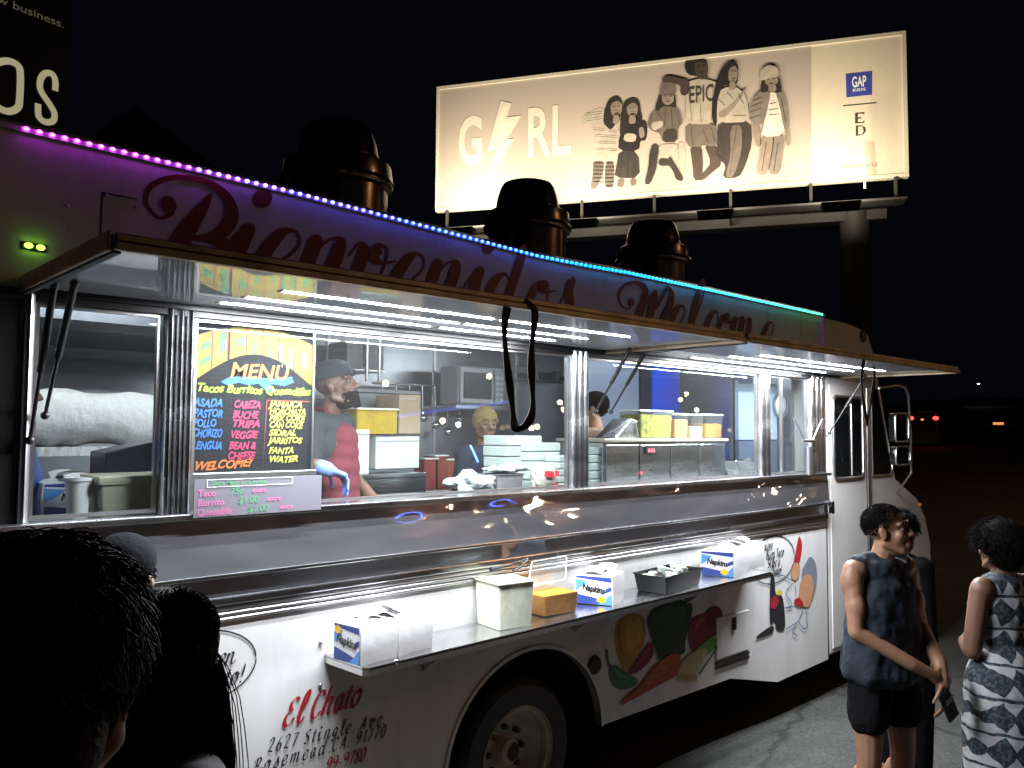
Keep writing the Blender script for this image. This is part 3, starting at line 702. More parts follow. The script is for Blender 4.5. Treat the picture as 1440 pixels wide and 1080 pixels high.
def rr(x0, x1, z0, z1, r):
    out = []
    for cx, cz, a in ((x1-r, z1-r, 0), (x0+r, z1-r, 90), (x0+r, z0+r, 180), (x1-r, z0+r, 270)):
        out += [(cx+r*math.cos(R(a+k*30)), cz+r*math.sin(R(a+k*30))) for k in range(4)]
    return out
w1 = frame_win(rr(6.275, 6.80, 1.66, 2.31, .06), .012, 'cab_window', -.014, door)
MB().tube([(6.58, -.022, 1.68), (6.58, -.022, 2.25), (6.55, -.022, 2.30)], .007, 6).build('slider_bar', ALU, door)
bxo('door_post', ALU, truck, 6.89, 6.955, -.018, -.001, 1.0, 2.40, .006)
frame_win([(7.0, 1.66), (7.0, 2.40), (7.14, 2.40), (7.41, 1.72), (7.36, 1.66)], .008, 'quarter_window', -.004, truck)
MB().add([(7.045, .12, 2.80), (7.045, 2.06, 2.80), (7.475, 2.06, 1.72), (7.475, .12, 1.72)], [(0, 1, 2, 3)]).add([(7.06, .12, 2.81), (7.06, 2.06, 2.81), (7.49, 2.06, 1.725), (7.49, .12, 1.725)], [(0, 3, 2, 1)]).build('windshield', DARKGLASS, truck)
p = at(1213, 473); MB().lathe([(.0, -.014), (.05, -.012), (.055, 0)], (p.x, 0, p.z), 20, 'Y').build('marker_light', BLACK, truck, smooth=40)
p = at(1293, 707); MB().ball((8.02, -.006, 1.36), (.035, .012, .02)).build('marker_light', mat('amber_lens', (.8, .25, .05), .2), truck, smooth=60)
bxo('headlight', CHROME, truck, 8.265, 8.285, .25, .55, .92, 1.12, .01)
# mirrors on a bent tube frame
yM = -.26
def mp(px, py): return at(px, py, yM)
mt = MB().tube([mp(1236, 546), mp(1262, 542), mp(1273, 545), mp(1277, 556), mp(1280, 600), mp(1281, 640), mp(1281, 666)], .010, 8).build('mirror_arm', ALU, truck, smooth=60)
MB().tube([at(1236, 546, yM), (7.12, -.01, 2.42)], .009, 8).build('mirror_stay', ALU, mt)
MB().tube([at(1281, 666, yM), (7.50, -.01, 1.50)], .009, 8).build('mirror_stay', ALU, mt)
for (xa, ya, xb, yb) in ((1254, 581, 1274, 621), (1255, 628, 1276, 653)):
    a = mp(xa, ya); b = mp(xb, yb)
    poly = rr(a.x, b.x, b.z, a.z, .04 if ya < 600 else .05)
    h = MB().prism(poly, lambda u, v, t: (u, yM-.02+t, v), 0, .045).build('mirror_head', DARKGLASS, mt)
    pts = [(u, yM-.024, v) for u, v in poly]; MB().tube(pts+[pts[0]], .009, 6).build('mirror_rim', ALU, h, smooth=60)

# ---- roof exhaust fans
FANM = mat('fan_aluminium', (.17, .145, .155), .24, 1.0, var=.35, vscale=10)
def fan(px, py, r, Y):
    p = at(px, py, Y); base_z = 3.02
    x, y, z = p.x, Y, p.z; H = r
    f = MB().lathe([(r*1.30, base_z-z), (r*1.30, base_z-z+.10), (r*1.20, base_z-z+.12), (r*1.22, -1.62*H), (r*1.34, -1.58*H), (r*1.36, -1.50*H), (r*1.30, -1.02*H), (r*1.20, -.96*H), (r*.98, -.92*H)], (x, y, z), 40).build('roof_fan', FANM, truck, smooth=35)
    MB().lathe([(r*.99, -.93*H), (r*.97, -.90*H), (r*1.0, -.86*H), (r*.98, -.70*H), (r*.93, -.45*H), (r*.84, -.18*H), (r*.76, -.06*H), (r*.62, -.01*H), (0.0, .0)], (x, y, z), 40).build('fan_hood', FANM, f, smooth=35)
    MB().lathe([(r*1.345, -1.50*H), (r*1.39, -1.46*H), (r*1.36, -1.40*H)], (x, y, z), 40).build('fan_ring', FANM, f, smooth=60)
    MB().lathe([(r*1.0, -.88*H), (r*1.03, -.84*H), (r*.995, -.78*H)], (x, y, z), 40).build('fan_ring', FANM, f, smooth=60)
fan(476, 178, .235, 1.1); fan(742, 258, .225, 1.1); fan(918, 313, .225, 1.1)

# ------------------------------------------------------------------ kitchen fittings (fixed to the truck)
INTUBE = mat('kitchen_light_tube', (1, 1, 1), .4, emit=(.92, .96, 1.0), estr=32.0)
for x0, x1, y in ((.3, 1.7, .60), (2.2, 3.5, .60), (3.9, 5.6, .60)):
    f = MB().bx(x0, x1, y-.07, y+.07, 2.685, 2.718).build('ceiling_fixture', ALU, truck)
    for dy in (-.03, .03): MB().tube([(x0+.03, y+dy, 2.672), (x1-.03, y+dy, 2.672)], .012, 8).build('tube', INTUBE, f, smooth=60)
bxo('prep_counter', STEEL, truck, .60, 6.08, .125, .60, 1.640, 1.688, .006)
bxo('counter_front', STEEL, truck, .60, 6.08, .54, .58, .76, 1.638)
bxo('rear_counter', STEEL, truck, -.5, 6.0, 1.48, 2.13, 1.56, 1.61, .006)
bxo('rear_cabinet', WALLST, truck, -.5, 6.0, 1.56, 2.13, .75, 1.558)
# exhaust hood over the griddle at the rear end of the kitchen, dark inside
mb = MB(); mb.prism([(2.13, 2.71), (1.15, 2.71), (1.15, 2.52), (1.25, 2.40), (2.13, 2.40)], lambda u, v, t: (t, u, v), .2, 2.05)
mb.build('exhaust_hood', mat('hood_steel', (.16, .17, .19), .35, 1.0, var=.3, vscale=3), truck)
# wall sheets with vertical seams
for x in (.5, 1.2, 1.95, 3.05, 4.0, 4.9, 5.6): bxo('wall_seam', ALU, truck, x-.012, x+.012, 2.128, 2.139, 1.62, 2.70)
for z in (2.06, 2.42): bxo('wall_shelf', STEEL, truck, 1.9, 3.3, 1.80, 2.12, z, z+.018, .004)
MB().tube([(3.1, 1.72, 2.70), (3.1, 1.72, 2.35)], .012, 8).tube([(3.2, 1.72, 2.70), (3.2, 1.72, 2.35)], .012, 8).build('shelf_hanger', ALU, truck)
# tall blue door panel and grey lockers in the front half of the kitchen
bxo('blue_panel', mat('blue_enamel', (.03, .10, .85), .35), truck, at(918, 500, 1.10).x, at(956, 500, 1.10).x, 1.10, 1.13, 1.62, 2.70)
bxo('locker_side', mat('grey_enamel', (.22, .26, .36), .4), truck, at(828, 500, 1.14).x, at(900, 500, 1.14).x, 1.14, 1.17, 1.62, 2.70)
bxo('locker_side', mat('dark_enamel', (.035, .03, .035), .4), truck, at(901, 500, 1.12).x, at(917, 500, 1.12).x, 1.12, 1.15, 1.62, 2.70)
bxo('end_cabinet', mat('pale_enamel', (.34, .37, .36), .5, var=.1), truck, at(1030, 500, .75).x, 6.08, .75, .78, 1.70, 2.70)
bxo('end_cabinet_door', mat('slate_enamel', (.06, .075, .12), .4), truck, 5.42, 5.98, .30, .33, 1.70, 1.955)
bxo('end_cabinet_panel', mat('blue_grey_enamel', (.20, .26, .36), .4), truck, 5.42, 5.98, .30, .33, 1.965, 2.40)

# ------------------------------------------------------------------ small things
WPAPER = mat('white_paper', (.82, .82, .82), .8, bump=.25, bscale=40)
PLASW = mat('white_wrap', (.78, .78, .8), .28, bump=.22, bscale=7, bdist=.02)
CLEAR = pane_mat('clear_plastic', (.93, .95, .94), 1.35, .06, .05)
CUPW = mat('white_foam', (.82, .83, .82), .6)
NAVY = mat('navy_print', (.03, .06, .28), .4); SKYB = mat('sky_print', (.10, .32, .78), .4); YELP = mat('yellow_print', (.9, .55, .03), .4)
WHITEP = mat('white_print', (.85, .86, .9), .4); BLACKP = mat('black_print', (.015, .015, .02), .4)

def rotz(a): return Matrix.Rotation(a, 3, 'Z')
def napkins(name, label, corner, ang, L, Wd, H, packs=2, group='packs of paper napkins', zl=0.0):
    """corner = left front bottom corner of the printed end; the end runs along direction ang, the length runs away."""
    c = Vector(corner); e = Vector((math.cos(ang), math.sin(ang), 0)); l = Vector((-math.sin(ang), math.cos(ang), 0)); z = Vector((0, 0, 1))
    if l.y < 0 and abs(l.x) < .2: l = -l
    return c, e, l, z
def pack(name, label, p, e, l, W_, L_, H, n_packs=2, group='packs of paper napkins', droop=0.0, flip=False):
    """printed end spans p..p+e*W_, length along l"""
    p = Vector(p); e = Vector(e).normalized(); l = Vector(l).normalized(); z = Vector((0, 0, 1))
    t = thing(name, label, 'napkins', p+e*W_*.5+l*L_*.5, group)
    rnd = random.Random(int(p.x*100))
    gap = .006; seg = (L_-gap*(n_packs-1))/n_packs
    for k in range(n_packs):
        mb = MB(); nx, ny, nz = 8, 8, 5; base = p+l*(k*(seg+gap))
        def pt(a, b, c):
            bulge = .006*math.sin(math.pi*a)*math.sin(math.pi*b)
            top = H*(c)+(bulge*3 if c > .99 else 0)
            o = .004*(noise.noise(Vector((a*4+k*7, b*4, c*4+p.x)))) if 0 < c else 0
            sx = .004*math.sin(math.pi*c)
            return base+e*(W_*a+(sx if a > .5 else -sx))+l*(seg*b+(sx if b > .5 else -sx)*.6)+z*(top+o)
        # six faces as grids
        def grid(f, nu, nv):
            k0 = len(mb.v)
            for j in range(nv+1):
                for i in range(nu+1): mb.v.append(tuple(f(i/nu, j/nv)))
            mb.f += [(k0+j*(nu+1)+i, k0+j*(nu+1)+i+1, k0+(j+1)*(nu+1)+i+1, k0+(j+1)*(nu+1)+i) for j in range(nv) for i in range(nu)]
        grid(lambda u, v: pt(u, 0, v), nx, nz); grid(lambda u, v: pt(u, 1, v), nx, nz)
        grid(lambda u, v: pt(0, u, v), ny, nz); grid(lambda u, v: pt(1, u, v), ny, nz)
        grid(lambda u, v: pt(u, v, 1), nx, ny)
        b = mb.build('napkin_stack', PLASW, t, smooth=50)
    # a few loose sheets drawn up at the top
    mb = MB()
    for k in range(3):
        cx = .25+.2*k; a0 = rnd.uniform(-.3, .3)
        b0 = p+l*(L_*(.3+.2*k))+e*W_*.5+z*(H+.012)
        d1 = (l*math.cos(a0)+e*math.sin(a0)); d2 = e
        vs = []
        for i in range(5):
            for j in range(4):
                u = (i/4-.5); v = j/3-.5
                vs.append(b0+d1*u*.13+d2*v*.10+z*(.016*math.sin(i*1.3+k)+.012*(1-abs(v)*2)+.004*k))
        mb.add(vs, [(i*4+j, i*4+j+1, i*4+j+5, i*4+j+4) for i in range(4) for j in range(3)])
    mb.build('loose_sheet', WPAPER, t, smooth=60)
    # printed end
    nrm = -l*.006
    def fn(u, v, d=0.0): return p+e*(W_*u)+z*(H*v)+nrm*(1.0+d*.5)
    def poly(pts, m, d, nm='print'): MB().add([fn(u, v, d) for u, v in pts], [tuple(range(len(pts)))]).build(nm, m, t)
    poly([(.02, .03), (.98, .03), (.98, .97), (.02, .97)], WHITEP, 0)
    poly([(.02, .90), (.98, .80), (.98, .97), (.02, .97)], NAVY, .3)
    poly([(.02, .45), (.22, .62), (.35, .80), (.02, .86)], SKYB, .3)
    poly([(.02, .03), (.98, .03), (.98, .14), (.5, .26), (.02, .36)], NAVY, .3)
    poly([(.60, .03), (.98, .03), (.98, .42), (.82, .22)], SKYB, .6)
    poly([(.80, .42), (.98, .52), (.98, .66), (.84, .58)], NAVY, .6)
    sp = (.72, .20) if not flip else (.17, .82)
    poly([(sp[0]+.15*math.cos(i*.524)*(1 if i % 2 else .75), sp[1]+.13*math.sin(i*.524)*(1 if i % 2 else .75)) for i in range(12)], YELP, .9)
    mb = MB(); vs, fs = text_geo('Napkins', .30, .25, .012, 'CENTER')
    mb.add([fn(.50+u*.60*H/W_*1.35, .46+v*1.05-u*.10, 1.2) for u, v in vs], fs); mb.build('pack_word', BLACKP, t)
    return t
def S(px, py, y):                       # a point on the shelf top under a photo pixel column at wall distance y
    q = at(px, py, y); return Vector((q.x, y, sz(q.x)+.007))
lv = Vector((1, 0, 0))
# three napkin packs on the shelf
pack('napkin_pack', 'double napkin pack with yellow star at the rear end of the steel shelf', S(471, 905, -.085), (.12, -1, 0), (1, .10, 0), .160, .375, .150, 2, flip=True)
pack('napkin_pack', 'napkin pack between orange salsa tub and black tray on the shelf', S(809, 833, -.045), (.45, -1, 0), (1, .40, 0), .20, .19, .150, 1)
pack('napkin_pack', 'double napkin pack at the front end of the shelf beside speech bubble', S(986, 800, -.045), (.45, -1, 0), (1, .22, 0), .20, .58, .155, 2)

def tub(name, label, c, sx, sy, h, ang, wall_m, fill_m, fill, taper=1.08, cat='container', group=None, lid=None, fillname='salsa', rimw=.006):
    t = thing(name, label, cat, c, group); c = Vector(c); rz = rotz(ang)
    def ring(z, k, r=.012, n=4):
        out = []; hx, hy = sx/2*k, sy/2*k
        for qx, qy, a in ((hx-r, hy-r, 0), (-hx+r, hy-r, 90), (-hx+r, -hy+r, 180), (hx-r, -hy+r, 270)):
            out += [c+rz @ Vector((qx+r*math.cos(R(a+90*i/(n-1))), qy+r*math.sin(R(a+90*i/(n-1))), z)) for i in range(n)]
        return out
    mb = MB(); zs = [(0, 1), (h, taper), (h, taper+rimw/sx*2.5), (h+.004, taper+rimw/sx*2.5)]
    N = 16
    for z, k in zs: mb.v += [tuple(v) for v in ring(z, k)]
    mb.f += [(j*N+i, j*N+(i+1) % N, (j+1)*N+(i+1) % N, (j+1)*N+i) for j in range(len(zs)-1) for i in range(N)]+[tuple(range(N-1, -1, -1))]
    mb.build('tub', wall_m, t, smooth=40)
    if fill:
        mb = MB(); kk = 1+(taper-1)*fill
        a = ring(.004, .965); b = ring(h*fill, kk*.965)
        mb.v += [tuple(v) for v in a+b]; mb.f += [(i, (i+1) % N, N+(i+1) % N, N+i) for i in range(N)]+[tuple(range(N-1, -1, -1))]
        # lumpy top
        ctr = sum(b, Vector())/N; k0 = len(mb.v)
        for rr_ in (.75, .5, .25):
            for i in range(N):
                q = ctr.lerp(b[i], rr_); q.z += h*.05*noise.noise(q*60)+.004; mb.v.append(tuple(q))
        q = ctr.copy(); q.z += .006; mb.v.append(tuple(q)); last = len(mb.v)-1
        idx = [N, k0, k0+N, k0+2*N]
        for a_, b_ in zip(idx, idx[1:]): mb.f += [(a_+i, a_+(i+1) % N, b_+(i+1) % N, b_+i) for i in range(N)]
        mb.f += [(idx[-1]+i, idx[-1]+(i+1) % N, last) for i in range(N)]
        mb.build(fillname, fill_m, t, smooth=60)
    if lid == 'flat':
        mb = MB(); a = ring(h+.004, taper+.05); b = ring(h+.014, taper+.04); mb.v += [tuple(v) for v in a+b]
        mb.f += [(i, (i+1) % N, N+(i+1) % N, N+i) for i in range(N)]+[tuple(range(N-1, -1, -1)), tuple(range(N, 2*N))]
        mb.build('lid', CLEARW, t, smooth=40)
    return t
CLEARW = mat('milky_plastic', (.75, .78, .72), .35)
SALSAW = mat('creamy_salad', (.66, .68, .52), .55, var=.30, vscale=38, bump=.3, bscale=60)
c = S(709, 868, -.125)
tb = tub('salad_tub', 'tall square tub of creamy pale salad with black tongs', c+Vector((.0, .0, 0)),   .185, .185, .205, R(-8), mat('frosted_plastic', (.70, .72, .60), .3, var=.18, vscale=30), SALSAW, .97, 1.10, fillname='salad')
MB().ball((c.x-.02, c.y, c.z+.205), (.07, .07, .014)).build('salad_top', mat('white_radish', (.8, .82, .72), .5, bump=.6, bscale=60), tb, smooth=60)
tg = thing('tongs', 'black plastic tongs lying across the tub of pale salad', 'tongs', c+Vector((0, 0, .18)))
t0 = at(744, 785, -.13)
MB().tube([at(690, 801, -.19), at(712, 796, -.18), at(741, 786, -.15)], .006, 8, [.011, .006, .005]).build('arm', BLACK, tg, smooth=60)
MB().tube([at(722, 803, -.20), at(733, 796, -.18), at(742, 786, -.15)], .006, 8, [.007, .006, .005]).build('arm', BLACK, tg, smooth=60)
SALSAO = mat('orange_salsa', (.55, .22, .02), .35, var=.25, vscale=40, bump=.2, bscale=50)
c = S(774, 845, -.095)
ot = tub('salsa_tub', 'clear tub of orange salsa with its lid propped open', c,   .22, .16, .125, R(-5), CLEAR, SALSAO, .80, 1.12)
q = [at(748, 790, -.03), at(797, 782, -.03), at(795, 815, -.06), at(742, 825, -.06)]
MB().add([tuple(v) for v in q]+[tuple(v+Vector((0, .004, .0))) for v in q], [(0, 1, 2, 3), (7, 6, 5, 4), (0, 4, 5, 1), (1, 5, 6, 2), (2, 6, 7, 3), (3, 7, 4, 0)]).build('lid', CLEAR, ot)
MB().tube([tuple(v) for v in q]+[tuple(q[0])], .003, 6).build('lid_rim', mat('clear_rim', (.7, .72, .7), .2), ot)
# black tray of lidded cups
c = S(940, 822, -.14)
tr = tub('black_tray', 'black plastic tray heaped with clear plastic salsa cups', c, .37, .19, .095, R(6), mat('matt_black_plastic', (.006, .006, .007), .5, spec=.3), None, 0, 1.12, cat='tray')
mb = MB(); rnd = random.Random(3)
for k in range(34):
    x = c.x+rnd.uniform(-.16, .16); y = c.y+rnd.uniform(-.075, .085); z_ = c.z+.03+rnd.random()*.045+.02*(x > c.x)
    cup = MB(); h = .028
    cup.lathe([(.0, 0), (.017, 0), (.024, h), (.027, h), (.0, h+.003)], (x, y, z_), 10)
    cup.build('portion_cup', CLEARW if k % 3 else CLEAR, tr, smooth=40)

# ---- things on the inside counter, seen through the glass
def cup(px, py, Y, z0, r, h, label, grp='foam cups by the rear window', stack=0):
    p = at(px, py, Y); t = thing('foam_cup', label, 'cup', (p.x, Y, z0), grp)
    MB().lathe([(0, 0), (r*.72, 0), (r, h), (r*1.06, h), (r*1.06, h-.012), (r*.98, h-.014)], (p.x, Y, z0), 20).build('cup', CUPW, t, smooth=40)
    MB().lathe([(r*1.0, h-.002), (r*.9, h-.01), (0, h-.01)], (p.x, Y, z0), 20).build('rim', CUPW, t, smooth=40)
    return t
ZC = 1.690
cup(21, 700, .22, ZC, .045, .14, 'white foam cup at the extreme rear edge of the window'); cup(110, 700, .20, ZC, .046, .155, 'white foam cup beside the cream lidded tub')
c = at(180, 700, .24); t = tub('cream_tub', 'cream plastic tub with lid standing behind the rear window', (c.x, .24, ZC), .24, .20, .13, 0, mat('cream_plastic', (.48, .46, .34), .5, var=.15, vscale=9), None, 0, 1.10)
MB().box((c.x, .24, ZC+.146), (.285, .235, .03)).build('lid', mat('cream_plastic'), t, bevel=.008)
pack('napkin_pack', 'blue and white napkin pack behind the rear window glass', (at(60, 690, .34).x, .34, ZC), (1, .0, 0), (0, 1, 0), .22, .16, .13, 1, group='packs of paper napkins')
# black box on the griddle side
c = at(190, 640, .55); t = thing('black_box', 'black angular appliance cover behind the cream tub', 'appliance', (c.x, .55, ZC))
MB().prism([(-.13, 0), (.17, 0), (.17, .30), (-.13, .235)], lambda u, v, s: (c.x+u, .50+s, ZC+v), 0, .2).build('housing', mat('black_gloss', (.015, .018, .03), .25), t, bevel=.006)
# white padded roll across the back
a = at(40, 592, 1.0); b = at(222, 592, 1.0)
t = thing('white_roll', 'long white padded cover hanging across the kitchen behind the rear window', 'cover', ((a.x+b.x)/2, 1.0, 1.9))
mb = MB(); nu, nv = 40, 18
for i in range(nu+1):
    x = a.x+(b.x-a.x+.25)*i/nu
    for j in range(nv):
        th = 2*math.pi*j/nv; rz_ = .125*(1+.07*math.sin(i*.35)); wr = .006*noise.noise(Vector((x*14, th*2, 0)))
        zz = a.z+rz_*math.sin(th)*(1 if math.sin(th) > 0 else .95)+wr*2
        mb.v.append((x, 1.0+.09*math.cos(th)+wr, zz+.012*math.sin(i*.12)))
mb.f += [(i*nv+j, i*nv+(j+1) % nv, (i+1)*nv+(j+1) % nv, (i+1)*nv+j) for i in range(nu) for j in range(nv)]
mb.build('cover', mat('white_cloth', (.72, .72, .70), .85, bump=.5, bscale=30), t, smooth=70)
mb = MB(); nu = 60
for i in range(nu+1):
    x = a.x+(b.x-a.x+.2)*i/nu
    for j in range(3): mb.v.append((x, .92+.008*math.sin(i*1.9+j), a.z-.11-.02*j))
mb.f += [(i*3+j, i*3+j+1, i*3+j+4, i*3+j+3) for i in range(nu) for j in range(2)]
mb.build('frill', mat('white_cloth'), t, smooth=70)
MB().tube([(a.x-.1, 1.0, a.z+.02), (b.x+.35, 1.0, a.z+.02)], .012).build('hanging_rail', ALU, t)
t = thing('griddle', 'stainless griddle range under the white padded cover', 'griddle', (1.3, 1.4, 1.61))
MB().bx(.55, 1.95, 1.18, 1.475, 1.52, 1.70).build('body', STEEL, t, bevel=.01); MB().bx(.6, 1.9, 1.20, 1.47, 1.705, 1.74).build('plate', mat('griddle_plate', (.2, .2, .2), .3, 1.0), t)

# back shelf cups and stock
for k, (px, h) in enumerate(((513, .14), (528, .20), (540, .16), (556, .19), (566, .15), (577, .11))):
    p = at(px, 540, 1.92); t = thing('cup_stack', ['short', 'tall', 'low', 'second tall', 'medium', 'smallest'][k]+' stack of white cups on the back shelf', 'cups', (p.x, 1.92, 2.079), 'stacks of cups on the back shelf')
    mb = MB(); pr = [(0, 0)]
    for q in range(6): pr += [(.040, h*q/6), (.046, h*(q+.85)/6), (.043, h*(q+.95)/6)]
    mb.lathe(pr+[(.044, h), (0, h)], (p.x, 1.92, 2.079), 18); mb.build('cups', CUPW, t, smooth=40)
    MB().lathe([(.044, h), (.048, h+.006), (.040, h+.008)], (p.x, 1.92, 2.079), 18).build('top_rim', CUPW, t)
p = at(497, 535, 1.9); tub('spice_jar', 'tan lidded jar at the rear end of the back shelf', (p.x, 1.92, 2.079), .11, .11, .19, 0, mat('tan_plastic', (.45, .36, .26), .5, var=.3, vscale=30), None, 0, 1.0, cat='jar', lid='flat')
p = at(525, 470, 1.9); t = thing('carton', 'grey carton on the top back shelf under the ceiling', 'carton', (p.x, 1.95, 2.44)); MB().bx(p.x-.25, p.x+.05, 1.84, 2.08, 2.44, 2.62).build('box', mat('pale_carton', (.45, .47, .47), .6, var=.15), t); MB().bx(p.x-.12, p.x-.08, 1.835, 1.839, 2.45, 2.61).build('tape', BLACK, t)
# microwave
p = at(663, 540, 1.85); t = thing('microwave', 'silver microwave oven with dark door on the back wall', 'microwave', (p.x, 1.9, 1.95))
w_, h_ = .46, .29; x0, z0 = p.x-w_/2, p.z-h_/2-.02; SILV = mat('silver_paint', (.52, .53, .55), .45)
bxo('case', SILV, t, x0, x0+w_, 1.74, 1.95, z0, z0+h_, .01)
d = bxo('door', SILV, t, x0+.012, x0+w_*.75, 1.722, 1.738, z0+.012, z0+h_-.012, .004)
bxo('door_glass', mat('microwave_glass', (.03, .033, .04), .12), d, x0+.045, x0+w_*.70, 1.716, 1.721, z0+.045, z0+h_-.045)
bxo('control_panel', mat('grey_panel', (.35, .36, .38), .4), t, x0+w_*.78, x0+w_-.012, 1.722, 1.738, z0+.012, z0+h_-.012)
for r_ in range(5):
    for c_ in range(2): bxo('button', mat('pale_button', (.6, .6, .62), .5), t, x0+w_*.80+c_*.045, x0+w_*.80+c_*.045+.03, 1.717, 1.721, z0+.03+r_*.042, z0+.055+r_*.042)
bxo('bracket_shelf', WALLST, t, x0-.03, x0+w_+.04, 1.72, 2.12, z0-.03, z0-.005)
# fridge-side boxes, yellow tub, cardboard
def crate(name, label, cat, px0, px1, py0, py1, Y, D, m, lidm=None):
    a = at(px0, py1, Y); b = at(px1, py0, Y); t = thing(name, label, cat, ((a.x+b.x)/2, Y+D/2, a.z))
    MB().bx(a.x, b.x, Y, Y+D, a.z, b.z).build('box', m, t, bevel=.005)
    MB().bx(a.x+.01, b.x-.01, Y-.004, Y-.001, b.z-.03, b.z-.022).build('flap_edge', lidm or BLACK, t)
    return t, a, b
crate('white_box', 'narrow white box below the yellow tub beside the cook', 'box', 487, 520, 604, 668, 1.02, .30, mat('white_card', (.60, .60, .54), .6, var=.08), mat('card_edge', (.4, .4, .36), .7))
crate('white_box', 'wide white box below the cardboard carton beside the cook', 'box', 528, 590, 614, 660, 1.05, .30, mat('grey_card', (.62, .64, .64), .6, var=.1), mat('card_edge'))
crate('cardboard_carton', 'brown cardboard carton next to the yellow tub', 'carton', 561, 592, 556, 610, 1.10, .25, mat('cardboard', (.42, .30, .20), .8, var=.12), mat('card_edge'))
crate('prep_block', 'grey steel block carrying the white boxes inside the kitchen', 'counter', 480, 600, 664, 700, 1.0, .42, STEEL)
a = at(498, 610, 1.06); b = at(555, 578, 1.06)
tub('yellow_tub', 'round cornered tub of yellow sauce with white lid beside the cook', ((a.x+b.x)/2, 1.16, a.z), b.x-a.x, .26, b.z-a.z, 0, mat('yellow_sauce', (.50, .33, .02), .4, var=.25, vscale=12), None, 0, 1.02, lid='flat')
crate('wall_rack', 'grey steel cabinet behind the cook holding the jars', 'cabinet', 500, 592, 550, 612, 1.42, .10, mat('cabinet_grey', (.26, .27, .28), .4, .6))
# front of the middle window: wrap pile, tub, bread bag, trays
FILM = mat('crumpled_film', (.40, .41, .42), .22, bump=.5, bscale=60)
def lump(name, label, cat, c, r, m, seed, amp=.55, part='wrap'):
    t = thing(name, label, cat, (c[0], c[1], c[2]-r[2])); mb = MB(); mb.ball(c, r, 56, 36)
    mb.v = [tuple(Vector(v)+(Vector(v)-Vector(c))*amp*(noise.noise(Vector(v)*22+Vector((seed, 0, 0)))+.6*abs(noise.noise(Vector(v)*55+Vector((seed, 0, 0)))))) for v in mb.v]
    mb.v = [(v[0], v[1], max(v[2], c[2]-r[2]*.95)) for v in mb.v]
    mb.build(part, m, t, smooth=70); return t
p = at(650, 664, .25); q = at(660, 664, .25)
t = lump('plastic_wrap', 'crumpled white plastic bag heaped behind the middle window', 'bag', (q.x, .24, ZC+.055), (.10, .09, .06), FILM, 3)
MB().tube([at(672, 650, .2), at(664, 632, .22), at(661, 626, .23)], .006).build('blue_handle', mat('blue_plastic', (.12, .25, .75), .4), t)
c = at(705, 665, .25); tub('grey_tub', 'grey plastic tub standing on the counter beside the bread bag', (c.x, .25, ZC), .17, .14, .10, 0, mat('grey_plastic', (.17, .15, .16), .45), None, 0, 1.12)
t = lump('wrap_heap', 'clear film crumpled on top of the grey tub', 'film', (c.x+.02, .25, ZC+.125), (.12, .07, .022), FILM, 9, .6)
c = at(765, 660, .16); t = thing('bread_bag', 'white bread bag with red print leaning on the window', 'bag', (c.x, .16, ZC))
mb = MB(); mb.ball((0, 0, 0), 1.0, 40, 26)
mb.v = [tuple(Vector((c.x+.078*max(-.8, min(.8, v[0]))*1.15, .17+.05*v[1], ZC+.078+.085*max(-.85, min(.85, v[2]))))*1.0+Vector((v[0]*.012, -.004, v[2]*.012))*noise.noise(Vector(v)*3.2)*1.6) for v in mb.v]
mb.build('bag', mat('bread_wrap', (.50, .47, .40), .35, bump=.4, bscale=40), t, smooth=70)
REDP = mat('red_print', (.62, .03, .04), .4)
for (u0, u1, v0, v1) in ((-.045, .028, .085, .118), (.036, .066, .088, .118), (-.05, -.034, .01, .04), (.03, .062, .01, .05)):
    MB().add([(c.x+u0, .108, ZC+v0), (c.x+u1, .108, ZC+v0-.006), (c.x+u1, .112, ZC+v1-.006), (c.x+u0, .112, ZC+v1)], [(0, 1, 2, 3)]).build('red_print', REDP, t)
FOAM = mat('foam_tray', (.46, .51, .49), .55, var=.08)
def stackbox(label, px0, px1, py0, Y, D, k):
    a = at(px0, 680, Y); b = at(px1, py0, Y); t = thing('takeout_boxes', label, 'boxes', ((a.x+b.x)/2, Y, ZC), 'stacks of foam boxes behind the window')
    n = 5; hh = (b.z-ZC)/n
    for i in range(n): MB().box(((a.x+b.x)/2+.002*(-1)**i, Y+D/2, ZC+hh*(i+.5)), (b.x-a.x, D, hh*.92)).build('foam_box', FOAM, t, bevel=.006)
stackbox('tall stack of pale foam boxes behind the bread bag', 712, 762, 612, .40, .2, 0)
stackbox('stack of pale foam boxes between bread bag and window post', 746, 788, 622, .32, .14, 1)
stackbox('short foam box stack against the window post', 786, 804, 640, .2, .12, 2)
stackbox('foam box stack right after the middle window post', 829, 849, 628, .22, .14, 3)
# knives / utensils
# steam table and containers in the forward window
a = at(848, 676, .2); b = at(1020, 616, .2)
t = thing('steam_table', 'boxy stainless steam table with three front panels behind forward window', 'steam table', ((a.x+b.x)/2, .35, ZC))
x0, x1, zt = a.x, b.x, ZC+.265
MB().bx(x0, x1, .20, .56, ZC, zt).build('case', STEEL, t, bevel=.004)
MB().bx(x0-.01, x1+.012, .18, .58, zt+.001, zt+.022).build('top', mat('tan_top', (.46, .40, .34), .4, .5), t, bevel=.004)
for k in range(4):
    xa = x0+.02+k*(x1-x0-.02)/4
    MB().bx(xa, xa+(x1-x0)/4-.025, .188, .199, ZC+.02, zt-.015).build('panel', STEEL, t, bevel=.004)
xd = x0+(x1-x0)*.33
bxo('display', BLACK, t, xd-.05, xd+.05, .178, .187, zt-.075, zt-.03)
for k in range(3): bxo('digit', mat('red_digit', (1, .1, .1), .4, emit=(1.0, .06, .08), estr=5.0), t, xd-.03+k*.024, xd-.016+k*.024, .173, .177, zt-.062, zt-.042)
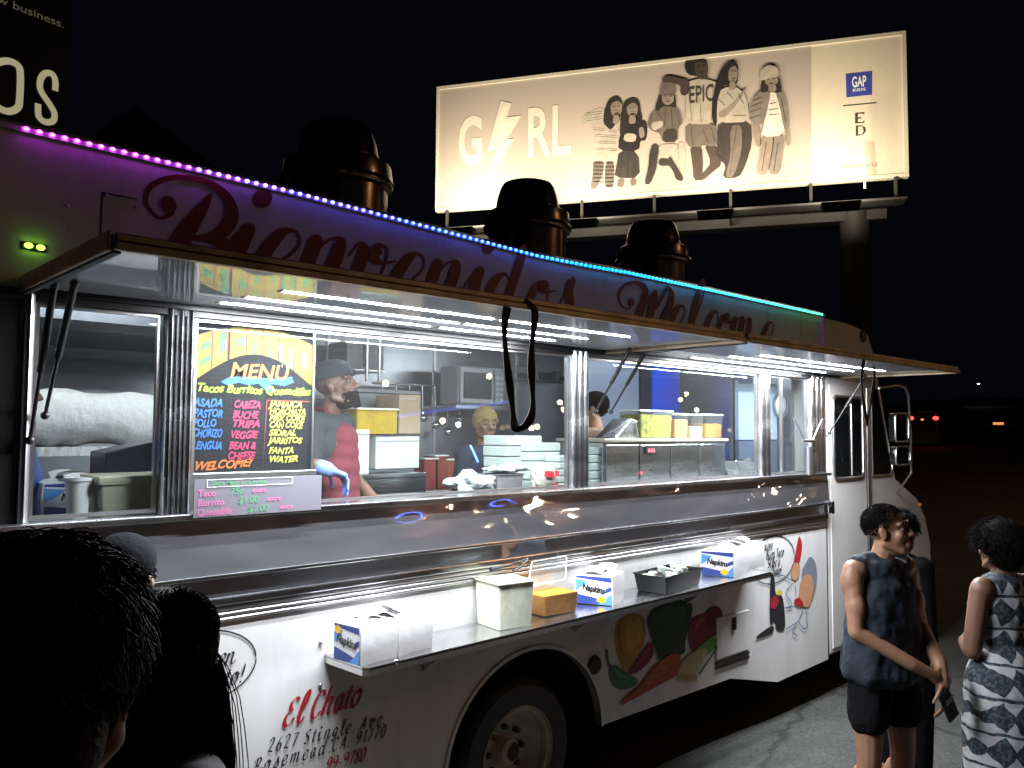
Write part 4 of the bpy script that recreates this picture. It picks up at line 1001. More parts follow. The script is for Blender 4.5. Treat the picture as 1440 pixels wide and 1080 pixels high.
bxo('indicator', mat('red_digit'), t, xd-.10, xd-.09, .176, .187, ZC+.07, ZC+.08)
zt += .023
GREENF = mat('yellow_pickles', (.34, .32, .03), .4, var=.7, vscale=32, bump=.3, bscale=50)
for (px0, px1, py0, fm, fl, lb) in ((895, 942, 578, GREENF, .88, 'clear tub of yellow green peppers on the steam table'), (944, 964, 582, mat('orange_pickle', (.50, .24, .08), .4, var=.2, vscale=30), .8, 'clear tub of pale orange salsa on the steam table'),
                                    (967, 985, 583, mat('lime_pickle', (.52, .55, .30), .4, var=.2, vscale=30), .5, 'clear tub half full of lime green salsa on the steam table'), (987, 1012, 583, mat('rust_salsa', (.48, .17, .02), .4, var=.2), .62, 'clear tub of rust coloured salsa at the front end of the steam table')):
    a = at(px0, 608, .28); b = at(px1, py0, .28); wdt = b.x-a.x
    tub('salsa_tub', lb, ((a.x+b.x)/2, .34, zt), wdt*.92, .17, max(.07, b.z-zt-.012), 0, CLEAR, fm, fl, 1.06, lid='flat', group='tubs on the steam table')
a = at(858, 606, .3); b = at(893, 584, .3)
t = thing('pan_lid', 'tilted steel pan lid beside the tub of yellow green peppers', 'lid', (a.x, .3, zt))
MB().prism([(a.x, zt), (b.x+.02, zt), (b.x-.01, zt+.115), (b.x-.07, zt+.125)], lambda u, v, s: (u, .27+s, v), 0, .16).build('lid', STEEL, t, bevel=.008)
MB().tube([(b.x-.01, .262, zt+.02), (b.x-.035, .262, zt+.10)], .012).build('handle', CHROME, t)
for k, (px0, px1) in enumerate(((1022, 1042), (1044, 1068))):
    a = at(px0, 668, .2); b = at(px1, 640, .2)
    t = thing('steel_pan', ['first', 'second'][k]+' tilted steel pan leaning beyond the steam table', 'pan', (a.x, .2, ZC), 'tilted steel pans')
    MB().prism([(a.x+.04, ZC), (b.x+.06, ZC), (b.x-.02, ZC+.125), (a.x-.02, ZC+.125)], lambda u, v, s: (u, .18+s+(v-ZC)*.5, v), 0, .02).build('pan', STEEL, t, bevel=.004)
    MB().tube([(a.x-.015, .25, ZC+.13), (b.x-.03, .25, ZC+.13)], .008).build('rim', CHROME, t)
# gauge and v-shaped wire holder behind the small forward window
p = at(1098, 570, .28); t = thing('wall_gauge', 'round pale gauge hanging behind the small forward window', 'gauge', (p.x, .28, p.z))
MB().lathe([(0, -.02), (.06, -.02), (.075, -.012), (.085, 0)], (p.x, .285, p.z), 24, 'Y').build('dial', mat('pale_dial', (.42, .44, .45), .4), t, smooth=40)
MB().lathe([(.085, -.012), (.095, -.016), (.1, 0)], (p.x, .285, p.z), 24, 'Y').build('bezel', ALU, t, smooth=40)
t = thing('utensil_holder', 'white cylinder with v-shaped rods fixed before the forward window post', 'holder', (at(1138, 640, -.04).x, -.04, 1.75))
MB().tube([at(1138, 668, -.05), at(1137, 628, -.05)], .028, 14).build('cylinder', ALU, t, smooth=40)
MB().tube([at(1131, 620, -.06), at(1116, 588, -.06)], .007).build('rod', ALU, t); MB().tube([at(1142, 620, -.06), at(1156, 590, -.06)], .007).build('rod', ALU, t)
MB().tube([at(1128, 620, -.06), at(1145, 620, -.06)], .012).build('clamp', ALU, t)

# more stock along the back of the kitchen
for k, (px, py, col, lb) in enumerate(((600, 606, (.30, .05, .04), 'red lidded jar on the rear counter beside the cardboard carton'), (614, 607, (.26, .06, .04), 'dark red jar on the rear counter below the microwave'), (630, 606, (.34, .09, .05), 'brick red jar on the rear counter nearest the yellow capped figure'),
                                       (742, 606, (.30, .28, .26), 'grey canister on the rear counter behind the pull strap'), (760, 604, (.40, .40, .42), 'steel canister on the rear counter near the window post'))):
    p = at(px, py, 1.7); tub('stock_jar', lb, (p.x, 1.7, 1.612), .13, .13, [.20, .22, .19, .24, .21][k], 0, mat('jar_%d' % k, col, .35, var=.2), None, 0, 1.0, cat='jar', lid='flat', group='jars on the rear counter')
t = thing('utensil_rail', 'steel rail with hanging ladles above the rear counter', 'rail', (3.6, 2.0, 2.3))
MB().tube([(3.35, 2.02, 2.36), (4.25, 2.02, 2.36)], .010).build('rail', ALU, t, smooth=60)
for k in range(7):
    x = 3.42+k*.12; L = .22+.05*((k*7) % 3)
    MB().tube([(x, 2.0, 2.36), (x, 1.99, 2.36-L)], .006).build('handle', CHROME, t, smooth=60); MB().ball((x, 1.985, 2.36-L-.03), (.035, .03, .03)).build('ladle', CHROME, t, smooth=60)
for k, (px, w_, h_) in enumerate(((738, .16, .11), (770, .20, .15), (795, .12, .10))):
    p = at(px, 470, 1.95); t = thing('wall_box', ['small', 'wide', 'narrow'][k]+' grey wall box high on the kitchen back wall', 'box', (p.x, 2.05, 2.4)); MB().bx(p.x-w_/2, p.x+w_/2, 1.98, 2.12, 2.45, 2.45+h_).build('case', mat('pale_carton', (.45, .47, .47), .6, var=.15), t, bevel=.006); MB().bx(p.x-w_/2+.02, p.x+w_/2-.02, 1.974, 1.979, 2.46, 2.45+h_*.5).build('label_plate', BLACK, t)

# ------------------------------------------------------------------ menu board and price sheet
t = thing('menu_board', 'black chalk menu board with yellow arched title and coloured lists', 'menu board', (1.47, .05, 1.86))
my = .048
mx0, mx1, mz0, mz1 = at(268, 560, my).x, at(441, 560, my).x, at(356, 662, my).z, 2.428
bxo('panel', mat('chalkboard', (.010, .010, .012), .8, spec=.15), t, mx0, mx1, my, my+.012, mz0, mz1)
bxo('side_rail', ALU, t, mx0-.004, mx0+.006, my-.012, my-.001, mz0, mz1); bxo('side_rail', ALU, t, mx1-.012, mx1-.004, my-.012, my-.001, mz0, mz1)
bxo('lower_rail', ALU, t, mx0-.01, mx1+.008, my-.022, my+.014, mz0-.028, mz0-.002, .003)
MW, MH = mx1-mx0, mz1-mz0
def mf(u, v, d=0.0): return (mx0+MW*u, my-.0015-d, mz0+MH*v)
def mpoly(pts, m, d, nm='chalk_shape', n=1): MB().add([mf(u, v, d) for u, v in pts], [tuple(range(len(pts)))]).build(nm, m, t)
CY = mat('chalk_yellow', (0.21, 0.14, 0.005), .6, var=.22, vscale=18); CB = mat('chalk_blue', (0.015, 0.096, 0.327), .6); CO = mat('chalk_orange', (0.365, 0.092, 0.015), .6)
CP = mat('chalk_pink', (0.277, 0.015, 0.061), .6); CL = mat('chalk_lime', (0.211, 0.327, 0.015), .6); CPY = mat('chalk_pale_yellow', (0.346, 0.300, 0.046), .6); CG = mat('chalk_green', (.05, .13, .045), .6); CR = mat('chalk_red', (0.238, 0.023, 0.012), .6)
# arched yellow title: block letters between two arcs
def arc(u, f): # f 0 lower edge, 1 upper edge
    lo = .585+.215*math.sin(math.pi*min(max(u, 0), 1)); hi = .83+.16*math.sin(math.pi*(.12+.76*u))
    return lo+(hi-lo)*f
NOTCH = {'E': ((.42, 1.0, .24, .40), (.42, 1.0, .60, .76)), 'L': ((.46, 1.0, .30, 1.0),), 'C': ((.46, 1.0, .36, .64),), 'H': ((.40, .60, .0, .38), (.40, .60, .62, 1.0)), 'A': ((.40, .60, .0, .28), (.42, .58, .52, .74)), 'T': ((.0, .30, .0, .64), (.70, 1.0, .0, .64)), 'O': ((.36, .64, .30, .70),)}
spans = (('E', .0, .145), ('L', .155, .265), ('C', .285, .41), ('H', .42, .545), ('A', .555, .68), ('T', .69, .81), ('O', .82, 1.0))
for ch, u0, u1 in spans:
    n_ = 6; pp = [(u0+(u1-u0)*i/n_, arc(u0+(u1-u0)*i/n_, .0)) for i in range(n_+1)]+[(u0+(u1-u0)*i/n_, arc(u0+(u1-u0)*i/n_, 1.0)) for i in range(n_, -1, -1)]
    mpoly(pp, CY, 0, 'title_letter')
    for a_, b_, c_, d_ in NOTCH[ch]:
        ua, ub = u0+(u1-u0)*a_, u0+(u1-u0)*b_
        mpoly([(ua, arc(ua, c_)), (ub, arc(ub, c_)), (ub, arc(ub, d_)), (ua, arc(ua, d_))], CG, .0006, 'letter_gap')
    mpoly([(u1-.004, arc(u1, 0)), (u1+.006, arc(u1, 0)), (u1+.008, arc(u1, 1)), (u1-.002, arc(u1, 1))], CR, .0009, 'letter_edge')
def mtext(body, size, u, v, m, shear=.3, bold=.012, sx=1.0, rise=0.0, d=.001, wob=.004):
    vs, fs = text_geo(body, size, shear, bold*size)
    MB().add([mf(u+x*sx/MW*1.0, v+(y+rise*x)/MH+wob*math.sin(x*70), d) for x, y in vs], fs).build('chalk_word', m, t)
pts = [(.22, .60), (.28, .575), (.36, .60), (.44, .585), (.52, .60), (.58, .555), (.66, .54), (.62, .60), (.74, .59), (.82, .62), (.80, .66), (.72, .64), (.3, .64)]
mpoly(pts, CB, .0005)
def fit(body, size, u0, u1, v, m, shear=.3, bold=.012, **kw):
    vs, fs = text_geo(body, size, shear, 0.0); w_ = max(x for x, y in vs)-min(x for x, y in vs)
    mtext(body, size, u0, v, m, shear, bold, (u1-u0)*MW/w_, **kw)
fit('MENU', .082, .285, .765, .632, CO, .2, .02)
fit('Tacos Burritos Quesadillas', .044, .035, .955, .530, CL, .3, .03)
for k, s_ in enumerate(('ASADA', 'PASTOR', 'POLLO', 'CHORIZO', 'LENGUA')): fit(s_, .042, .02, .19 if k == 2 else .235, (.432, .362, .297, .232, .150)[k], CB, .3, .035)
for k, s_ in enumerate(('CABEZA', 'BUCHE', 'TRIPA', 'VEGGIE', 'BEAN &', 'CHEESE')): fit(s_, .040, .325-.008*k, .53-.006*k, (.428, .358, .297, .222, .148, .080)[k], CP, .3, .04)
for k, s_ in enumerate(('JAMAICA', 'HORCHATA', 'MEX COKE', 'CAN COKE', 'SIDRAL', 'JARRITOS', 'FANTA', 'WATER')): fit(s_, .034, .615, (.90, .92, .92, .90, .84, .91, .82, .85)[k], (.440, .390, .343, .295, .240, .186, .115, .055)[k], CPY, .3, .04)
fit('WELCOME!', .044, .03, .46, .012, CO, .4, .04, rise=.05)
mb = MB()
for a_, b_ in (((.592, .485), (.985, .485)), ((.592, .485), (.570, .02))):
    dx = .003
    mb.add([mf(a_[0]-dx, a_[1]-.004, .0008), mf(b_[0]+dx, b_[1]-.004, .0008), mf(b_[0]+dx, b_[1]+.004, .0008), mf(a_[0]-dx+.008, a_[1]+.004, .0008)], [(0, 1, 2, 3)])
mb.build('chalk_line', CR, t)
t = thing('price_sheet', 'lilac price sheet with pink and green writing below the menu board', 'sign', (1.47, -.04, 1.70))
sx0, sx1, sz0, sz1 = 1.208, 1.722, 1.702, 1.838
bxo('sheet', mat('lilac_acrylic', (.105, .10, .125), .6), t, sx0, sx1, -.066, -.060, sz0, sz1)
def stext(body, size, u, v, m, sx=1.0):
    vs, fs = text_geo(body, size, .1, .02*size)
    MB().add([(sx0+u+x*sx, -.0675, sz0+v+y) for x, y in vs], fs).build('pen_word', m, t)
PK = mat('pen_pink', (.36, .10, .23), .6); PG = mat('pen_green', (.06, .20, .10), .6); PW = mat('pen_white', (.45, .45, .45), .6)
for k, (a_, b_, c_) in enumerate((('Taco', '.75¢', 'extra'), ('Burrito', '$1.00', 'extra'), ('Quesadilla', '$1.00', 'extra'))):
    z_ = .075-.034*k; stext(a_, .034, .012, z_, PK, 1.0 if k < 2 else .9); stext(b_, .036, [.125, .165, .205][k], z_+.002, PG); stext(c_, .026, [.22, .28, .335][k], z_+.006, PK)
stext('Extra Meat or Cheese', .024, .06, .113, PG, 1.0)
mb = MB(); 
for r_ in ((.045, .385, .106, .1085), (.045, .385, .132, .1345), (.045, .0475, .1085, .132), (.3825, .385, .1085, .132)): mb.bx(sx0+r_[0], sx0+r_[1], -.0676, -.0661, sz0+r_[2], sz0+r_[3])
mb.build('pen_box', PW, t)

# ------------------------------------------------------------------ billboard with floodlights
def on_plane(x, y, P, N):
    d = ray(x, y); return CAM+d*((P-CAM).dot(N)/d.dot(N))
bA, bB = Vector((16.85, 18.65, 0)), Vector((24.14, 6.14, 0)); bU = (bB-bA).normalized(); bN = Vector((bU.y, -bU.x, 0))
if bN.dot(CAM-bA) < 0: bN = -bN
bL = (bB-bA).length; bz0, bz1 = 9.33, 13.60
bb = thing('billboard', 'large floodlit billboard showing six standing children in sepia on a cream ground', 'billboard', ((bA+bB)/2+Vector((0, 0, 0))))
def bf(u, v, d=0.0): return bA+bU*u+Vector((0, 0, v))+bN*d
def bpx(x, y):
    p = on_plane(x, y, bA, bN); return ((p-bA).dot(bU), p.z)
def bbox(name, m, u0, u1, v0, v1, d0, d1, parent=None):
    vs = [bf(u, v, d) for d in (d0, d1) for u, v in ((u0, v0), (u1, v0), (u1, v1), (u0, v1))]
    return MB().add(vs, [(0, 1, 2, 3), (7, 6, 5, 4), (0, 4, 5, 1), (1, 5, 6, 2), (2, 6, 7, 3), (3, 7, 4, 0)]).build(name, m, parent or bb)
BSTEEL = mat('billboard_steel', (.030, .028, .026), .7, .1, var=.2)
BFRAME = mat('billboard_frame', (.55, .50, .40), .6)
face = bbox('poster_face', mat('poster_cream', (.40, .335, .285), .7), .12, bL-.12, bz0+.12, bz1-.12, 0, .04)
for (u0, u1, v0, v1) in ((0, bL, bz0, bz0+.11), (0, bL, bz1-.11, bz1), (0, .11, bz0+.112, bz1-.112), (bL-.11, bL, bz0+.112, bz1-.112)): bbox('frame_rail', BFRAME, u0, u1, v0, v1, -.15, .08)
bbox('backing', BSTEEL, .1, bL-.1, bz0+.1, bz1-.1, -.5, -.16)
DL = [0]; SK_ = (.23, .165, .12)
def bprint(pts, col, d=.001, smooth=True, nm='print'):
    q = [bpx(x, y) for x, y in pts]
    if smooth and len(q) > 3:
        for _ in range(1):                      # round the corners
            q = [v for a_, b_ in zip(q, q[1:]+q[:1]) for v in ((a_[0]*.78+b_[0]*.22, a_[1]*.78+b_[1]*.22), (a_[0]*.22+b_[0]*.78, a_[1]*.22+b_[1]*.78))]
    DL[0] += 1
    return MB().add([bf(u, v, .042+d*4) for u, v in q], [tuple(range(len(q)))]).build(nm, mat('poster_%02d_%02d_%02d' % tuple(int(c*99) for c in col), col, .7, var=.22 if smooth else .05, vscale=4), face)
# lighter end panel with the blue logo
bprint([(1141, 62), (1272, 47), (1272, 248), (1141, 258)], (.62, .54, .42), .0005, False)
BLUEP = (.035, .05, .30)
bprint([(1189, 105), (1226, 101), (1226, 134), (1190, 138)], BLUEP, .002, False)
def btext(body, px, py, hpx, col, wpx, d=.004, bold=0.0):
    vs, fs = text_geo(body, 1.0, 0, bold); w_ = max(v[0] for v in vs)-min(v[0] for v in vs); x0 = min(v[0] for v in vs); h_ = max(v[1] for v in vs)
    a = bpx(px, py); b = bpx(px+wpx, py); c_ = bpx(px, py-hpx)
    su = (b[0]-a[0])/w_; sv = (c_[1]-a[1])/h_
    MB().add([bf(a[0]+(u-x0)*su, a[1]+v*sv, .042+d*4) for u, v in vs], fs).build('print_word', mat('poster_ink_%02d%02d%02d' % tuple(int(c*99) for c in col), col, .7), face)
INK = (.045, .038, .03)
btext('GAP', 1198, 124, 15, (.8, .8, .8), 20, .005, .02); btext('KIDS', 1199, 130, 4, (.7, .7, .75), 18, .005, .02)
bprint([(1185, 149.4), (1232, 145), (1232, 146.2), (1185, 150.6)], INK, .003, False)
def serif(pts_list):
    for pts in pts_list: bprint(pts, INK, .003, False)
serif([[(1202, 160), (1206, 159.6), (1206, 174.4), (1202, 174.8)], [(1206, 159.8), (1215, 159), (1215, 163), (1213, 160.6), (1206, 161.2)], [(1206, 166.5), (1211, 166), (1211, 167.6), (1206, 168)], [(1206, 173.4), (1213, 172.8), (1215, 170), (1215, 173.8), (1206, 174.6)],
       [(1203, 178), (1206.4, 177.6), (1206.4, 191.6), (1203, 192)], [(1206.4, 177.6), (1211, 177.6), (1211, 178.8), (1206.4, 178.8)], [(1206.4, 190.4), (1211, 190), (1211, 191), (1206.4, 191.6)], [(1211, 177.6), (1216, 180), (1217.5, 184.5), (1215, 189), (1211, 191), (1213, 188), (1214, 184.4), (1213, 180.6)]])
btext('#heyworld', 1182, 239, 7, (.25, .22, .15), 51, .003)
bprint([(1217, 200), (1229, 199), (1233, 249), (1219, 250)], (.46, .37, .28), .0012, False)
# pale title word
PALE = (.60, .545, .45)
btext('G', 645, 231, 66, PALE, 33, .002, .03); btext('RL', 743, 221, 68, PALE, 60, .002, .02)
bprint([(705, 143), (720, 146), (713, 166), (734, 163), (714, 196), (724, 196), (684, 262), (698, 212), (686, 214)], PALE, .003, False)
bprint([(709, 150), (715, 151), (708, 172), (722, 171), (702, 206), (708, 180), (698, 182)], (.70, .60, .47), .0035, False)
# the six figures, sepia print
c6 = cz_(800, 110, 4.5); c3 = cz_(600, 20, 2.057)
MDL, WH = (.18, .15, .125), (.60, .55, .47)
SK, SKD, HR, LT, MD, DK, BK = (.23, .18, .14), (.055, .038, .030), (.020, .015, .012), (.39, .34, .275), (.135, .105, .085), (.036, .028, .023), (.014, .011, .010)
FK = [0]
def fig(lst, cz):
    for i, (col, pts) in enumerate(lst): FK[0] += 1; bprint(cz(pts), col, .0015+.00022*FK[0])
c7 = cz_(800, 70, 4.235)
fig([(LT, [(140, 440), (85, 445), (75, 410), (130, 370), (190, 345), (215, 360), (225, 430), (300, 430), (295, 660), (150, 660), (155, 520)]), (MD, [(145, 665), (212, 668), (205, 740), (165, 832), (127, 832), (145, 740)]), (MD, [(218, 668), (272, 668), (268, 825), (215, 825)]),
     (HR, [(235, 300), (285, 272), (320, 300), (322, 360), (300, 420), (255, 480), (235, 470), (205, 440), (210, 370)]), (SK, [(250, 325), (290, 305), (320, 325), (316, 380), (280, 412), (252, 385)])], c7)
fig([(BK, [(345, 450), (400, 430), (460, 420), (470, 480), (460, 545), (425, 545), (420, 605), (295, 605), (300, 520)]), (DK, [(300, 605), (415, 608), (425, 770), (270, 765), (285, 690)]), (MD, [(293, 770), (335, 770), (325, 822), (288, 822)]), (MD, [(365, 772), (405, 772), (398, 812), (370, 815)]),
     (HR, [(330, 310), (380, 286), (420, 300), (430, 370), (442, 420), (410, 450), (345, 450), (325, 520), (303, 510), (310, 400), (320, 350)]), (SK, [(345, 340), (385, 316), (413, 335), (408, 390), (380, 408), (350, 388)]), (SK, [(415, 470), (445, 460), (455, 520), (425, 535)]), (LT, [(335, 500), (405, 505), (398, 555), (325, 548)])], c7)
fig([(LT, [(530, 570), (650, 560), (640, 610), (600, 630), (610, 670), (545, 640)]), (LT, [(650, 555), (690, 555), (692, 740), (660, 720)]), (DK, [(500, 560), (540, 575), (530, 650), (520, 720), (485, 805), (450, 805), (475, 700), (480, 620)]), (DK, [(600, 630), (640, 690), (682, 760), (680, 787), (640, 780), (620, 720), (585, 680)]), (DK, [(540, 650), (600, 650), (610, 695), (535, 695)]),
     (MD, [(480, 400), (520, 350), (560, 335), (620, 335), (660, 360), (682, 440), (650, 470), (650, 555), (560, 558), (545, 500), (500, 490), (468, 460)]), (LT, [(490, 440), (560, 425), (565, 460), (500, 490)]), (DK, [(565, 480), (645, 470), (648, 550), (560, 555)]),
     (HR, [(540, 265), (635, 260), (642, 350), (615, 345), (560, 340), (530, 375), (513, 350), (530, 300)]), (SK, [(553, 272), (627, 268), (627, 315), (590, 338), (558, 318)]), (MD, [(543, 235), (558, 197), (600, 188), (637, 215), (640, 275), (543, 280)])], c7)
fig([(SKD, [(722, 575), (792, 572), (802, 690), (790, 780), (745, 784), (738, 690)]), (SKD, [(805, 565), (880, 575), (888, 640), (912, 690), (860, 730), (800, 784), (755, 778), (800, 740), (850, 680)]), (MD, [(695, 440), (870, 440), (892, 520), (880, 582), (800, 572), (790, 582), (698, 582)]),
     (SKD, [(765, 150), (825, 150), (835, 200), (765, 205)]), (LT, [(690, 215), (720, 192), (770, 178), (840, 185), (882, 200), (872, 300), (872, 448), (693, 448), (700, 330)]), (SKD, [(553, 180), (590, 158), (660, 172), (722, 188), (718, 262), (690, 282), (663, 268), (668, 218), (600, 198), (565, 204)]),
     (BK, [(688, 105), (703, 60), (770, 48), (818, 62), (830, 110), (800, 145), (760, 165), (705, 152)]), (SKD, [(745, 90), (790, 72), (830, 98), (830, 150), (802, 188), (760, 165)])], c7)
btext('EPIC', 970, 147, 23, DK, 34, .012, .0)
fig([(DK, [(888, 435), (1080, 428), (1092, 560), (1050, 700), (1012, 767), (913, 770), (938, 690), (878, 650), (883, 560)]), (MD, [(960, 460), (1030, 450), (1032, 600), (985, 760), (928, 766), (965, 640)]), (LT, [(865, 290), (920, 232), (990, 222), (1042, 260), (1067, 330), (1077, 435), (898, 442), (868, 380)]), (SK, [(888, 380), (960, 340), (1050, 232), (1058, 242), (1000, 332), (940, 402), (898, 412)]),
     (BK, [(960, 78), (1000, 78), (1010, 130), (1006, 200), (985, 228), (950, 215), (920, 220), (897, 265), (882, 330), (882, 470), (853, 430), (853, 330), (868, 230), (898, 140), (930, 93)]), (SK, [(953, 120), (990, 98), (1007, 130), (1002, 188), (975, 210), (948, 184)])], c7)
fig([(SK, [(1150, 525), (1218, 520), (1210, 600), (1180, 747), (1118, 750), (1140, 620)]), (MDL, [(1222, 520), (1287, 515), (1270, 620), (1255, 747), (1190, 747), (1214, 620)]), (SK, [(1088, 445), (1132, 450), (1142, 580), (1120, 588)]), (SK, [(1292, 480), (1310, 480), (1317, 575), (1298, 582)]), (WH, [(1188, 250), (1238, 238), (1262, 340), (1287, 517), (1143, 527), (1168, 420)]),
     (MDL, [(1100, 290), (1140, 250), (1190, 238), (1203, 260), (1166, 440), (1130, 452), (1073, 432), (1073, 360)]), (MDL, [(1222, 238), (1277, 260), (1302, 360), (1310, 482), (1280, 482), (1255, 340)]), (HR, [(1150, 175), (1250, 155), (1272, 255), (1240, 265), (1180, 255), (1148, 265), (1138, 240)]), (SK, [(1163, 180), (1238, 158), (1248, 200), (1210, 225), (1172, 214)]), (LT, [(1138, 192), (1143, 130), (1185, 96), (1237, 108), (1252, 150), (1247, 167), (1160, 187)])], c7)
fig([(SK, [(268, 395), (302, 395), (304, 445), (262, 448)])], lambda q_: c7(q_)); fig([(SK, [(362, 395), (398, 395), (402, 445), (358, 448)]), (SK, [(958, 195), (992, 195), (994, 245), (952, 248)]), (SK, [(1188, 212), (1228, 206), (1238, 255), (1188, 258)])], lambda q_: c7(q_))
def marks(lst, cz, col, w=1.0, d=.013):
    for a_, b_ in lst:
        (x0, y0), (x1, y1) = cz([a_, b_]); l = math.hypot(x1-x0, y1-y0) or 1; nx, ny = -(y1-y0)/l*w*.5, (x1-x0)/l*w*.5
        bprint([(x0+nx, y0+ny), (x1+nx, y1+ny), (x1-nx, y1-ny), (x0-nx, y0-ny)], col, d, False, 'ink_line')
marks([((262, 345), (278, 343)), ((292, 340), (308, 342)), ((275, 383), (298, 380)), ((358, 352), (372, 350)), ((388, 348), (402, 350)), ((370, 386), (392, 385)), ((566, 284), (582, 282)), ((600, 282), (616, 284)), ((580, 316), (602, 315)), ((766, 108), (782, 104)), ((798, 104), (814, 108)), ((780, 148), (806, 145)), ((964, 134), (976, 132)), ((986, 132), (998, 136)), ((970, 180), (988, 180)), ((1180, 184), (1196, 181)), ((1212, 178), (1228, 178)), ((1196, 208), (1216, 205))], c7, BK, .85)
marks([((148, 682+k*22), (210-k, 684+k*22)) for k in range(6)]+[((218, 684+k*22), (271, 684+k*22)) for k in range(7)], c7, DK, 1.0)
marks([((150, 480), (220, 490)), ((160, 520), (290, 528)), ((165, 560), (290, 566)), ((160, 600), (290, 606)), ((235, 490), (290, 500)), ((100, 400), (200, 385)), ((105, 430), (200, 415)), ((320, 620), (300, 760)), ((350, 620), (345, 765)), ((385, 620), (395, 765)), ((500, 380), (480, 450)), ((580, 350), (570, 470)), ((610, 350), (620, 465)), ((640, 370), (660, 450)), ((520, 370), (560, 420)), ((495, 600), (470, 780)), ((510, 620), (495, 700)),
       ((715, 260), (735, 430)), ((860, 220), (850, 430)), ((780, 300), (790, 440)), ((730, 470), (740, 575)), ((800, 480), (830, 560)), ((850, 470), (870, 560)), ((890, 300), (930, 340)), ((940, 260), (980, 300)), ((1010, 270), (1040, 330)), ((980, 400), (1060, 400)), ((1000, 470), (960, 740)), ((1050, 470), (1030, 660)), ((900, 500), (930, 640)), ((880, 630), (940, 670)),
       ((1095, 310), (1150, 290)), ((1085, 345), (1150, 320)), ((1080, 380), (1145, 355)), ((1078, 415), (1140, 395)), ((1265, 300), (1290, 440)), ((1195, 330), (1235, 322)), ((1190, 365), (1245, 358)), ((1190, 395), (1250, 390)), ((1175, 560), (1150, 730)), ((1245, 560), (1220, 730))], c7, DK, .6)
# catwalk, light arms and lamps
bbox('catwalk', BSTEEL, .3, bL-.2, bz0-.86, bz0-.80, .25, .95)
for k in range(7):
    u = .4+k*(bL-.8)/6; bbox('bracket', BSTEEL, u, u+.08, bz0-.84, bz0-.002, .05, .14)
    if k % 3 == 1: bbox('catwalk_arm', BSTEEL, u, u+.06, bz0-.98, bz0-.87, -.4, 1.2)
WARM = (1.0, .87, .66)
for k, px in enumerate((676, 836, 1010, 1172)):
    u = bpx(px, 285)[0]; v = bz0-1.25
    arm = MB().tube([bf(u, bz0-.75, .6), bf(u, bz0-1.30, 1.95)], .035, 8).build('lamp_arm', BSTEEL, bb)
    hd = MB(); c0 = bf(u, v, 2.0)
    vs = [c0+bU*a+Vector((0, 0, b))+bN*c_ for a, b, c_ in ((-.45, -.10, -.10), (.45, -.10, -.10), (.45, -.16, .22), (-.45, -.16, .22), (-.5, .06, -.16), (.5, .06, -.16), (.5, .10, .24), (-.5, .10, .24))]
    hd.add(vs, [(0, 1, 2, 3), (0, 4, 5, 1), (1, 5, 6, 2), (2, 6, 7, 3), (3, 7, 4, 0)]); hd.build('lamp_head', BSTEEL, arm)
    ld = bpy.data.lights.new('flood', 'AREA'); ld.shape = 'RECTANGLE'; ld.size = .8; ld.size_y = .3; ld.energy = 350*(1.45 if k == 0 else 1.0 if k == 1 else .9); ld.color = WARM; ld.spread = R(165)
    lo = bpy.data.objects.new('flood_lamp', ld); COL.objects.link(lo)
    tgt = bf(u, bz0+2.3, 0); pos = bf(u, v+.05, 2.0); lo.parent = bb; lo.location = pos-WL[bb.name]
    lo.rotation_euler = (tgt-pos).to_track_quat('-Z', 'Y').to_euler()
u = bpx(1207, 300)[0]
MB().cyl(bf(u, 0, -.9), bf(u, bz0-.7, -.9), .42, n=24).build('pole', BSTEEL, bb, smooth=60)
bbox('pole_beam', BSTEEL, .5, bL-.5, bz0-1.0, bz0-.64, -1.2, -.6)
MB().tube([bf(bpx(1210, 250)[0], bz0-.5, .95), bf(bpx(1209, 225)[0], bz0+.75, .95)], .03, 6).build('conduit', BFRAME, bb)

# ------------------------------------------------------------------ dark sign panel at the upper left
d1 = ray(1560, 608); d1 = Vector((d1.x, d1.y, 0)).normalized(); P1 = depth(50, 130, 17.0); N1 = Vector((d1.y, -d1.x, 0))
if N1.dot(CAM-P1) < 0: N1 = -N1
P1 = Vector((P1.x, P1.y, 0))
sg = thing('dark_sign', 'dark navy sign panel with cream block letters above the truck roof', 'sign', P1)
def s1px(x, y): p = on_plane(x, y, P1, N1); return ((p-P1).dot(d1), p.z)
def s1f(u, v, d=0): return P1+d1*u+Vector((0, 0, v))+N1*d
ue = s1px(97, 100)[0]; zb = s1px(90, 215)[1]
vs = [s1f(u, v, d) for d in (-.25, 0) for u, v in ((-9, zb), (ue, zb), (ue, zb+6.5), (-9, zb+6.5))]
pn = MB().add(vs, [(0, 1, 2, 3), (7, 6, 5, 4), (0, 4, 5, 1), (1, 5, 6, 2), (2, 6, 7, 3), (3, 7, 4, 0)]).build('panel', mat('navy_panel', (.010, .011, .025), .5), sg)
MB().cyl(s1f(-3, 0, -.3), s1f(-3, zb, -.3), .25, n=16).build('post', BSTEEL, sg)
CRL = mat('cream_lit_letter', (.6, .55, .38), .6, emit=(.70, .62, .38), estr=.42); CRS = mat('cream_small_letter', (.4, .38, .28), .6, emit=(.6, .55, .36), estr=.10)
def s1stroke(polys, m):
    for pts in polys:
        q = [s1px(x, y) for x, y in pts]; MB().add([s1f(u, v, .02) for u, v in q], [tuple(range(len(q)))]).build('letter_stroke', m, pn)
